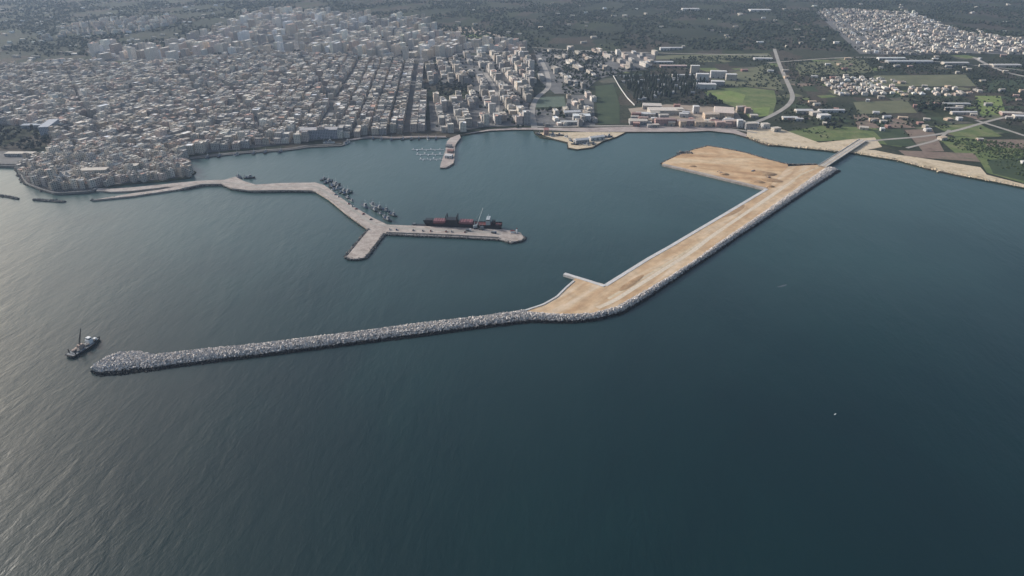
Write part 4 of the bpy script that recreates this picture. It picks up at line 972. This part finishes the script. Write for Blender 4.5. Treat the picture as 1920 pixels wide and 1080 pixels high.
SHEDS = [
 ('factory', 1246, 234, 46, 16, 14, (.42, .27, .24), (.30, .22, .20), 0, 'brick-red factory front on the shore promenade', 'factory', 0),
 ('factory', 1284, 235, 40, 15, 12, (.46, .33, .29), (.45, .36, .32), 1, 'paler rose factory hall touching the brick-red one', 'factory', 2),
 ('warehouse', 1322, 236, 52, 18, 10, SA, (.5, .42, .33), 2, 'ochre warehouse beside the brick-red factory', 'warehouse', 2),
 ('warehouse', 1248, 213, 84, 34, 11, CR, (.58, .52, .45), 0, 'wide pale flat warehouse behind the brick-red factory', 'warehouse', 0),
 ('warehouse', 1222, 203, 46, 30, 9, CR, (.55, .50, .44), -8, 'cream warehouse left of the broad pale one, near the cemetery corner', 'warehouse', 0),
 ('hangar', 1356, 216, 44, 64, 13, SA, (.64, .54, .46), -14, 'large pale sand-coloured hangar with pitched roof behind the shore', 'hangar', 7),
 ('warehouse', 1304, 212, 14, 14, 17, WH, WH, 0, 'tall narrow white silo block beside the sandy lot', 'silo', 0),
 ('warehouse', 1332, 222, 34, 20, 12, SA, (.56, .46, .36), 4, 'ochre shed in front of the large hangar', 'shed', 2.5),
 ('apartment_house', 1386, 239, 12, 12, 17, WH, WH, 0, 'slim white tower house on the curve of the shore road', 'tower house', 0),
 ('apartment_house', 1406, 241, 26, 16, 13, GY, CR, 6, 'grey-rose block beside the slim white tower house', 'apartment block', 0),
 ('apartment_house', 1368, 236, 26, 14, 12, PK, (.40, .32, .28), 3, 'rose block between ochre warehouse and white tower house', 'apartment block', 0),
 ('warehouse', 1196, 232, 40, 24, 9, GY, CR, 0, 'grey shed at the cemetery end of the brick-red factory', 'shed', 2),
 ('warehouse', 1210, 218, 44, 20, 8, CR, WH, -4, 'long pale shed behind the cemetery wall end', 'shed', 1.5),
 ('stand', 1090, 226, 40, 22, 13, WH, (.62, .64, .63), 0, 'pale blocky building behind the shipyard', 'building', 0),
 ('shipyard_shed', 1072, 216, 40, 18, 9, CR, WH, 8, 'white-roofed shed behind the pale blocky building', 'shed', 3),
 ('shipyard_shed', 1072, 233, 52, 14, 7, GY, (.5, .5, .47), 0, 'low grey shed on the road behind the shipyard', 'shed', 1.5),
 ('shipyard_shed', 1090, 268, 30, 14, 8, GY, (.52, .52, .52), 18, 'grey boat shed on the shipyard platform', 'shed', 2.5),
 ('shipyard_shed', 1118, 262, 34, 12, 7, WH, WH, 24, 'white boat shed along the shipyard edge', 'shed', 2),
 ('shipyard_shed', 1024, 252, 10, 20, 12, PK, RD, 0, 'dark red slip house on the shipyard', 'shed', 2),
 ('marina_shed', 842, 296, 14, 12, 6, WH, WH, -10, 'white shed on the outer end of the marina pier', 'shed', 1.5),
 ('marina_shed', 845, 286, 12, 10, 5, PK, RD, -8, 'red-roofed shed on the middle of the marina pier', 'shed', 2),
 ('marina_shed', 842, 276, 12, 10, 5, GY, (.2, .2, .2), -6, 'dark-roofed shed on the inner half of the marina pier', 'shed', 1.5),
 ('apartment_house', 1316, 152, 36, 18, 21, WH, WH, -6, 'tall white slab block beside the cemetery', 'apartment block', 0),
 ('apartment_house', 1346, 146, 46, 18, 20, WH, WH, -6, 'second tall white slab block right of the cemetery', 'apartment block', 0),
 ('apartment_house', 1370, 150, 30, 18, 17, CR, WH, -6, 'smaller pale block at the end of the white slab blocks', 'apartment block', 0),
 ('apartment_house', 1302, 138, 26, 16, 24, CR, WH, -4, 'narrow cream tower above the cemetery trees', 'apartment block', 0),
 ('apartment_house', 1322, 166, 56, 22, 13, WH, WH, -4, 'white terrace on the cemetery side of the bright field', 'terrace', 0),
 ('apartment_house', 1345, 160, 36, 20, 12, GY, WH, -8, 'grey-white terrace behind the bright field', 'terrace', 0),
 ('greenhouse', 1236, 118, 90, 16, 5, WH, WH, 0, 'long white shed beyond the cemetery, brightest of that row', 'shed', 1),
 ('greenhouse', 1262, 126, 84, 20, 6, PK, (.52, .40, .36), 0, 'long rose-roofed shed beyond the cemetery', 'shed', 2),
 ('greenhouse', 1280, 145, 66, 14, 8, CR, WH, 0, 'long cream building on the cemetery back wall', 'building', 1.5),
 ('greenhouse', 1430, 112, 60, 20, 6, WH, WH, -4, 'white farm shed beside the country road bend', 'shed', 1.5),
 ('greenhouse', 1246, 94, 34, 22, 9, WH, WH, 0, 'isolated white farmhouse on the plain behind the suburb', 'farmhouse', 2),
 ('greenhouse', 1266, 92, 50, 16, 6, WH, WH, 0, 'white farm shed next to the isolated farmhouse', 'shed', 1.5),
 ('greenhouse', 1294, 19, 90, 40, 9, WH, WH, 0, 'far white factory shed alone on the dark plain', 'shed', 2),
 ('greenhouse', 1424, 21, 110, 50, 9, WH, WH, 0, 'far wide white shed nearest the bright estate', 'shed', 2),
 ('greenhouse', 1704, 118, 150, 26, 7, GY, (.46, .47, .46), 0, 'very long grey greenhouse below the bright estate', 'greenhouse', 2),
 ('greenhouse', 1790, 121, 80, 24, 7, CR, (.5, .48, .45), 0, 'cream-grey greenhouse at the end of the very long one', 'greenhouse', 2),
 ('greenhouse', 1670, 112, 90, 20, 7, WH, (.62, .62, .58), 0, 'white-roofed shed behind the long greenhouse', 'shed', 2),
 ('greenhouse', 1884, 125, 90, 26, 7, CR, (.5, .48, .45), 0, 'pale greenhouse beside the road by the picture edge', 'greenhouse', 2),
 ('farmhouse', 1506, 212, 40, 18, 8, CR, WH, 0, 'white-roofed farmhouse beside the country road foot', 'farmhouse', 2),
 ('farmhouse', 1558, 210, 62, 12, 6, WH, WH, 0, 'long white shed behind the farmyard cluster', 'shed', 1.5),
 ('farmhouse', 1544, 222, 26, 18, 9, WH, WH, 8, 'bright white house in the farmyard cluster', 'house', 0),
 ('farmhouse', 1528, 216, 24, 16, 8, CR, CR, 10, 'cream house in the farmyard cluster', 'house', 0),
 ('farmhouse', 1480, 224, 34, 14, 6, CR, WH, 0, 'low pale sheds on the near side of the farmyard road', 'shed', 1.5),
 ('farmhouse', 1454, 246, 18, 12, 8, CR, CR, 20, 'cream shore house among boulders', 'house', 0),
 ('farmhouse', 1434, 240, 16, 14, 10, WH, CR, 10, 'white shore house on the bend of the bay', 'house', 0),
 ('farmhouse', 1792, 198, 64, 16, 6, GY, (.42, .42, .40), 0, 'grey sheds right of the dark grove', 'shed', 1.5),
 ('farmhouse', 1806, 214, 60, 12, 6, CR, WH, 0, 'long pale shed above the field road', 'shed', 1.5),
 ('farmhouse', 1786, 206, 44, 12, 6, CR, (.45, .42, .38), 0, 'low shed in front of the grey sheds', 'shed', 1.5),
 ('farmhouse', 1738, 246, 14, 10, 6, WH, (.6, .58, .56), 10, 'small pale house beside the ploughed strip', 'house', 1.5),
 ('farmhouse', 1766, 262, 16, 12, 6, CR, SA, 20, 'small cream house on the field track', 'house', 1.5),
 ('farmhouse', 1894, 216, 44, 20, 7, PK, CR, -10, 'rose house cluster roof on the road by the picture edge', 'house', 2),
 ('farmhouse', 1912, 222, 30, 18, 7, CR, WH, -10, 'white-roofed house beside the rose one by the picture edge', 'house', 2),
 ('farmhouse', 1836, 264, 12, 9, 5, PK, CR, 0, 'tiny rose hut by the brown field', 'hut', 1.5),
 ('farmhouse', 1918, 307, 8, 7, 5, WH, WH, 0, 'tiny white hut on the green shore field', 'hut', 0),
 ('station', 96, 246, 20, 70, 18, (.34, .37, .42), (.40, .42, .45), 14, 'blue-grey slab block beside the dark park', 'apartment block', 0),
 ('station', 70, 240, 60, 16, 8, (.30, .32, .34), (.34, .37, .40), 4, 'long grey roof inside the dark park', 'building', 0),
 ('station', 40, 292, 56, 14, 6, GY, CR, 0, 'low grey building on the promenade left of the old town', 'building', 0),
 ('palace', 600, 258, 78, 24, 19, (.34, .34, .37), (.36, .35, .35), 5, 'broad bluish block on the inner harbour quay', 'block', 0),
 ('palace', 180, 332, 46, 16, 15, CR, CR, 6, 'large pale seafront building in the old town', 'building', 0),
 ('palace', 250, 326, 24, 14, 17, CR, CR, 6, 'pale square block on the old town seafront near the causeway', 'building', 0),
]
for s in SHEDS: shed(*s)
TINTS = [(CR, CR), (WH, WH), (PK, (.46, .33, .28)), (SA, SA), (GY, CR), (RD, (.40, .25, .21)), (TN, (.52, .47, .40))]
TNAME = ['cream', 'white', 'rose', 'ochre', 'grey', 'brick-red', 'tan']
sh_n = Counter()
for k in range(46):
    t = random.random(); x = 1188+240*t; y = random.uniform(228, 239) if k % 3 else random.uniform(204, 226)
    if x > 1380: y += (x-1380)*.18
    ti = random.randrange(7); w, d, h = random.uniform(9, 24), random.uniform(8, 15), random.uniform(5, 13)
    seg = 'left of the brick-red factory' if x < 1228 else 'behind the brick-red factory' if x < 1300 else 'around the ochre warehouse' if x < 1372 else 'near the slim white tower house'
    sh_n[(ti, seg)] += 1
    shed('shore_building', x, y, w, d, h, TINTS[ti][0], TINTS[ti][1], random.uniform(-12, 12), f"small {TNAME[ti]} shore building {seg}"+('' if sh_n[(ti, seg)] == 1 else f", {['second', 'third', 'fourth', 'fifth', 'sixth', 'seventh', 'eighth', 'ninth'][min(sh_n[(ti, seg)]-2, 7)]} of its colour there"), 'building', 0 if k % 2 else 2)['group'] = 'small buildings along the shore strip'
for k, (x, y, hm_) in enumerate([(1050, 254, 'hull_dark'), (1062, 258, 'hull_white'), (1070, 264, 'hull_blue'), (1078, 271, 'hull_dark'), (1100, 272, 'hull_white'), (1112, 270, 'hull_dark'), (1126, 259, 'hull_white'), (1140, 257, 'hull_blue'), (1036, 254, 'hull_white'), (1010, 252, 'hull_dark')]):
    fishing_boat(pix(x, y, LZ+.9), random.uniform(0, 6), hm_, f'{hname[hm_]} boat hauled out on the shipyard, {ordn[k]} from the sea corner', 'boats hauled out on the shipyard', random.uniform(.7, 1.1))
CATH = pix(118, 344, LZ)
e = empty('church', CATH, R(20)); tag(e, 'pale stone church with twin bell towers on the tip of the headland', 'church')
o = from_bm('nave', (lambda b: (box(b, (0, 0, 0), (30, 16, 15)), b)[1])(bmesh.new()), M['wall_obj'], e); o.color = (.5, .46, .4, 1)
for k, s in enumerate((-1, 1)): o = from_bm('bell_tower', (lambda b: (box(b, (-11, s*9.5, 0), (6, 6, 30)), b)[1])(bmesh.new()), M['wall_obj'], e); o.color = (.52, .48, .42, 1)
for k in range(3): o = from_bm('dome', (lambda b: (cyl(b, (-8+9*k, 0, 15), 4.4, .6, 5.5, 8), b)[1])(bmesh.new()), M['roof_obj'], e); o.color = (.38, .36, .33, 1)

# cemetery walls and tombs
cw = empty('cemetery_wall'); tag(cw, 'white wall along the cemetery of dark cypresses', 'wall')
wall_strip('wall', [(1150, 141), (1162, 162), (1176, 182), (1190, 196)], 1.0, LZ+3.0, M['cap'], cw, LZ-.5)
wall_strip('wall', [(1150, 141), (1200, 140), (1260, 141)], 1.0, LZ+3.0, M['cap'], cw, LZ-.5)
cem = [(1156, 144), (1316, 144), (1332, 164), (1292, 178), (1228, 190), (1194, 190)]
cemw = [(p.x, p.y) for p in P(cem, LZ)]
field('cemetery_ground', cem, 'cypress_litter')
tombs = 0
while tombs < 50:
    x, y = random.uniform(1160, 1330), random.uniform(145, 188); p = pix(x, y, LZ)
    if not inside(cemw, [p.x], [p.y])[0]: continue
    e = empty('burial_chapel', (p.x, p.y, LZ+.2), R(random.uniform(-15, 0))); tag(e, 'small pale burial chapel between the cemetery cypresses', 'tomb', 'burial chapels in the cemetery')
    w, d, h = random.uniform(6, 14), random.uniform(5, 9), random.uniform(4, 7)
    for nm, me, sc in (('wall', UW, (w, d, h)), ('roof', UR, (w, d, h))):
        o = bpy.data.objects.new(nm, me); col.objects.link(o); o.parent = e; o.scale = sc; g = random.uniform(.45, .62); o.color = (g, g*.99, g*.97, 1)
    tombs += 1

# ------------------------------------------------------------------ trees
def crown_mesh(kind, seed):
    r = random.Random(seed); bm = bmesh.new()
    if kind == 'cypress':
        for k in range(7):
            z = 1.2+k*1.35; rad = 1.35*math.sin(math.pi*min(.97, (k+1.1)/8))+.25
            m = Matrix.Translation((r.uniform(-.2, .2), r.uniform(-.2, .2), z)) @ Matrix.Diagonal((rad, rad, 1.5, 1))
            bmesh.ops.create_icosphere(bm, subdivisions=1, radius=1, matrix=m)
    else:
        for k in range(11):
            a = r.uniform(0, 6.28); q = r.uniform(.3, 2.9); z = r.uniform(3.4, 6.6) if kind == 'pine' else r.uniform(2.4, 6.0)
            rad = r.uniform(1.1, 1.9)
            m = Matrix.Translation((q*math.cos(a), q*math.sin(a), z)) @ Matrix.Diagonal((rad, rad, rad*.8, 1))
            bmesh.ops.create_icosphere(bm, subdivisions=1, radius=1, matrix=m)
    for v in bm.verts: v.co += Vector((r.uniform(-.35, .35), r.uniform(-.35, .35), r.uniform(-.3, .3)))
    me = bpy.data.meshes.new('crown'); bm.normal_update(); bm.to_mesh(me); bm.free(); me.materials.append(M['leaf_obj']); return me
CROWNS = {k: [crown_mesh(k, i+11*len(k)) for i in range(4)] for k in ('cypress', 'pine', 'broadleaf')}
TRUNK = simple('trunk', lambda q: (bmesh.ops.create_cone(q, cap_ends=True, segments=6, radius1=.34, radius2=.16, depth=5, matrix=Matrix.Translation((0, 0, 2.5))),
                                   bar(q, (0, 0, 2.8), (1.3, .4, 4.6), .18), bar(q, (0, 0, 3.0), (-1.1, -.6, 4.8), .16)), M['bark'])
def tree(kind, x, y, s, label, group, c):
    e = empty({'cypress': 'cypress_tree', 'pine': 'pine_tree', 'broadleaf': 'broadleaf_tree'}[kind], (x, y, LZ+.05), random.uniform(0, 6.28)); e.scale = (s, s, s*random.uniform(.9, 1.15))
    tag(e, label, 'tree', group)
    k = random.uniform(.75, 1.25)
    o = bpy.data.objects.new('crown', random.choice(CROWNS[kind])); col.objects.link(o); o.parent = e; o.color = (c[0]*k, c[1]*k, c[2]*k, 1)
    o = bpy.data.objects.new('trunk', TRUNK); col.objects.link(o); o.parent = e
def grove(px, n, kind, s, label, group, c, ends):
    poly = [(p.x, p.y) for p in P(px, LZ)]; xs = [p[0] for p in poly]; ys = [p[1] for p in poly]; k = 0
    while k < n:
        x, y = random.uniform(min(xs), max(xs)), random.uniform(min(ys), max(ys))
        if inside(poly, [x], [y])[0]: 
            q = s*random.uniform(.75, 1.25); t = (x-min(xs))/(max(xs)-min(xs)); size = 'small' if q < s*.9 else 'large' if q > s*1.1 else 'middle-sized'
            place = ends[0] if t < .34 else ends[1] if t < .67 else ends[2]
            tree(kind, x, y, q, f'{size} {label}, {place}', group+', '+place, c); k += 1
DK = (.022, .034, .022)
grove(cem, 285, 'cypress', 1.5, 'tall dark cypress in the walled cemetery', 'cemetery cypresses', DK, ('near its white wall', 'in its middle', 'towards the white slab blocks'))
grove([(0, 242), (60, 240), (94, 250), (94, 272), (60, 282), (0, 282)], 60, 'pine', 1.5, 'dark pine in the park beside the old town headland', 'pines in the dark park', (.020, .030, .026), ('away from the headland', 'in its middle', 'towards the blue-grey block'))
grove([(804, 160), (878, 162), (878, 182), (808, 184)], 45, 'pine', 1.5, 'dark tree in the park inside the town', 'trees in the town park', (.026, .034, .030), ('on its street grid side', 'in its middle', 'away from the grid'))
grove([(1302, 186), (1348, 184), (1354, 196), (1316, 202), (1300, 196)], 22, 'broadleaf', 1.4, 'dark tree in the clump behind the sand-coloured hangar', 'trees behind the hangar', DK, ('cemetery side', 'middle of the clump', 'field side'))
grove([(1716, 198), (1776, 194), (1782, 210), (1722, 214)], 26, 'broadleaf', 1.6, 'dark tree in the grove beyond the ploughed fields', 'trees in the dark grove', DK, ('farmyard side', 'in its middle', 'side of the grey sheds'))
grove([(1538, 230), (1580, 228), (1584, 242), (1540, 244)], 14, 'broadleaf', 1.3, 'dark tree in front of the farmyard cluster', 'trees by the farmyard', (.028, .034, .028), ('road side', 'middle of the row', 'ploughed field side'))
grove([(1000, 204), (1062, 204), (1064, 226), (1004, 222)], 22, 'broadleaf', 1.2, 'green tree around the sports field', 'trees around the sports field', (.035, .05, .028), ('town side', 'middle', 'orchard side'))

def merged_trees(name, px_or_pts, label, c, size, n=None):
    ico = bmesh.new(); bmesh.ops.create_icosphere(ico, subdivisions=1, radius=1)
    T = np.array([v.co[:] for v in ico.verts]); ico.verts.ensure_lookup_table(); TF = np.array([[v.index for v in f.verts] for f in ico.faces]); ico.free()
    pts = px_or_pts; m = len(pts)
    s = rng.uniform(size[0], size[1], m)
    v = T[None]*np.stack([s, s, s*.8], 1)[:, None, :]*(1+rng.uniform(-.3, .3, (m, len(T), 1)))
    v[:, :, 2] += (s*.75)[:, None]; v[:, :, :2] += np.array(pts)[:, None, :]; v[:, :, 2] += LZ
    f = (TF[None]+len(T)*np.arange(m)[:, None, None]).reshape(-1, 3)
    me = bpy.data.meshes.new(name); me.from_pydata(v.reshape(-1, 3).tolist(), [], f.tolist())
    k = rng.uniform(.65, 1.35, (m, 1, 1)); cc = np.array(c)[None, None, :]*k*np.ones((m, len(TF), 1))
    at = me.attributes.new('Tint', 'FLOAT_COLOR', 'FACE'); at.data.foreach_set('color', np.concatenate([cc, np.ones((m, len(TF), 1))], 2).ravel().astype(np.float32))
    o = link(name, me, M['leaf']); tag(o, label, kind='stuff'); return o
def scatter(px, n, reject=()):
    poly = [(p.x, p.y) for p in P(px, LZ)]; xs = [p[0] for p in poly]; ys = [p[1] for p in poly]
    X, Y = rng.uniform(min(xs), max(xs), n*6), rng.uniform(min(ys), max(ys), n*6)
    # clumpy: parcels with more or fewer trees
    w = (np.sin(X*.011+1.3*np.sin(Y*.004))*np.cos(Y*.0075+np.sin(X*.006))+.55+rng.uniform(-.3, .3, X.shape)) > .35
    k = inside(poly, X, Y) & w
    for rj in reject: k &= ~inside(rj, X, Y)
    for rd in ROADS:
        for a, b in zip(rd, rd[1:]):
            dx, dy = b.x-a.x, b.y-a.y; t = np.clip(((X-a.x)*dx+(Y-a.y)*dy)/(dx*dx+dy*dy), 0, 1)
            k &= np.hypot(X-a.x-t*dx, Y-a.y-t*dy) > 16
    return np.stack([X[k], Y[k]], 1)[:n]
merged_trees('garden_trees', scatter(D['estate'], 1700, []), 'garden trees between the villas of the bright estate', (.04, .05, .03), (2.0, 3.6))
merged_trees('suburb_trees', scatter(D['suburb'], 900, []), 'green trees between the suburban apartment blocks', (.034, .044, .028), (2.5, 4.5))
rej = [DW[k] for k in ('upper', 'hamlet', 'estate', 'suburb', 'centre', 'grid', 'west', 'villas')]
merged_trees('orchard_trees', scatter([(-300, 2), (2250, 2), (2250, 100), (1000, 92), (-300, 112)], 17000, rej), 'dark orchards and olive groves on the plain behind the town', (.030, .042, .026), (3.0, 6.5))
fields_clear = [[(p.x, p.y) for p in P(q, LZ)] for q in ([(1318, 164), (1456, 164), (1456, 224), (1392, 224)], [(1178, 196), (1402, 196), (1402, 250), (1178, 250)], [(1640, 140), (1810, 140), (1830, 162), (1620, 162)], cem)]
merged_trees('field_trees', scatter([(1120, 106), (1960, 106), (1960, 250), (1700, 240), (1480, 232), (1200, 200)], 3200, rej+fields_clear), 'scattered orchard trees among the fields right of the town', (.036, .046, .028), (1.6, 3.6))
merged_trees('street_trees', scatter([(380, 36), (830, 44), (990, 92), (1000, 240), (810, 240), (800, 110), (330, 112)], 1500, []), 'street trees between the apartment blocks behind the town', (.032, .042, .030), (2.5, 4.5))
merged_trees('shore_scrub', scatter([(1480, 240), (1640, 246), (1920, 270), (1940, 340), (1850, 310), (1700, 284), (1560, 264)], 900, []), 'low green scrub on the shore fields', (.045, .065, .026), (1.0, 2.4))

# scattered farmhouses on the far plain
k = 0
farm = []
while k < 190:
    x, y = (random.uniform(0, 1900), 2+88*random.random()**1.2) if k % 2 else (random.uniform(0, 420), random.uniform(6, 118)); p = pix(x, y, LZ)
    if any(inside(rj, [p.x], [p.y])[0] for rj in rej): continue
    w, d, h = random.uniform(10, 26), random.uniform(9, 16), random.uniform(4, 8)
    FW = ('cream', 'pale', 'whitish')
    fw_ = 'on the dark plain left of the hamlet' if x < 160 else 'between the hamlet and the town' if x < 420 else 'on the plain above the apartment rise' if x < 850 else 'on the dark plain behind the suburb' if x < 1280 else 'on the dark plain beside the bright estate'
    house('farmhouse', (p.x, p.y, w, d, h, random.uniform(-.5, .5), (0, 2, 5)[k % 3], (0, 2, 5)[k % 3], .9, random.uniform(.9, 1.4)), f'small {FW[k % 3]} farmhouse {fw_}', 'farmhouse', 'farmhouses '+fw_); k += 1
k = 0; sh_f = Counter()
while k < 64:
    x, y = random.uniform(1390, 1915), random.uniform(106, 246); p = pix(x, y, LZ)
    if x < 1480 and y > 150: continue
    if any(inside(rj, [p.x], [p.y])[0] for rj in rej) or not inside(land_world, [p.x], [p.y-60])[0]: continue
    ti = random.randrange(7); w, d, h = random.uniform(8, 20), random.uniform(7, 13), random.uniform(4, 7)
    seg = 'in the fields beside the country road' if x < 1560 else 'in the fields above the dark grove' if y < 190 else 'among the fields behind the beach'
    shed('field_house', x, y, w, d, h, TINTS[ti][0], TINTS[ti][1], random.uniform(-25, 25), f'small {TNAME[ti]} house {seg}', 'house', random.choice([0, 1.5, 2]))['group'] = 'small houses '+seg; k += 1
# boulders on the bay shore beside the bridge
pts = [pix(random.uniform(1425, 1560), 0, 0) for _ in range(0)]
ln = resample(P([(1400, 257), (1441, 272), (1498, 277), (1547, 282), (1599, 287), (1680, 300), (1760, 321), (1865, 341), (1930, 354)], .5), 420)
o = blocks('shore_boulders', [(p.x+random.gauss(0, 3), p.y+random.gauss(2, 3), random.uniform(0, 2.2)) for p in ln for _ in range(2)], (1.2, 3.2), M['beach'], None)
tag(o, 'pale boulders along the bay shore either side of the bridge', 'boulders')

# ------------------------------------------------------------------ haze over the whole place
bm = bmesh.new(); box(bm, (0, 4500, -5.0), (24800, 15800, 455.0)); hz = from_bm('haze', bm, None); hz['kind'] = 'stuff'; hz['label'] = 'thin grey-blue haze over the sea and town'
hm = bpy.data.materials.new('haze'); hm.use_nodes = True; nt = hm.node_tree; nt.nodes.clear()
ho = nt.nodes.new('ShaderNodeOutputMaterial'); pv = nt.nodes.new('ShaderNodeVolumePrincipled')
pv.inputs['Color'].default_value = (.46, .60, .80, 1); pv.inputs['Density'].default_value = 0.00006; pv.inputs['Anisotropy'].default_value = 0.2
nt.links.new(pv.outputs[0], ho.inputs['Volume']); hz.data.materials.append(hm)
print('houses', {k: len(v) for k, v in town.items()}, len(estate), len(villas), len(hamlet))
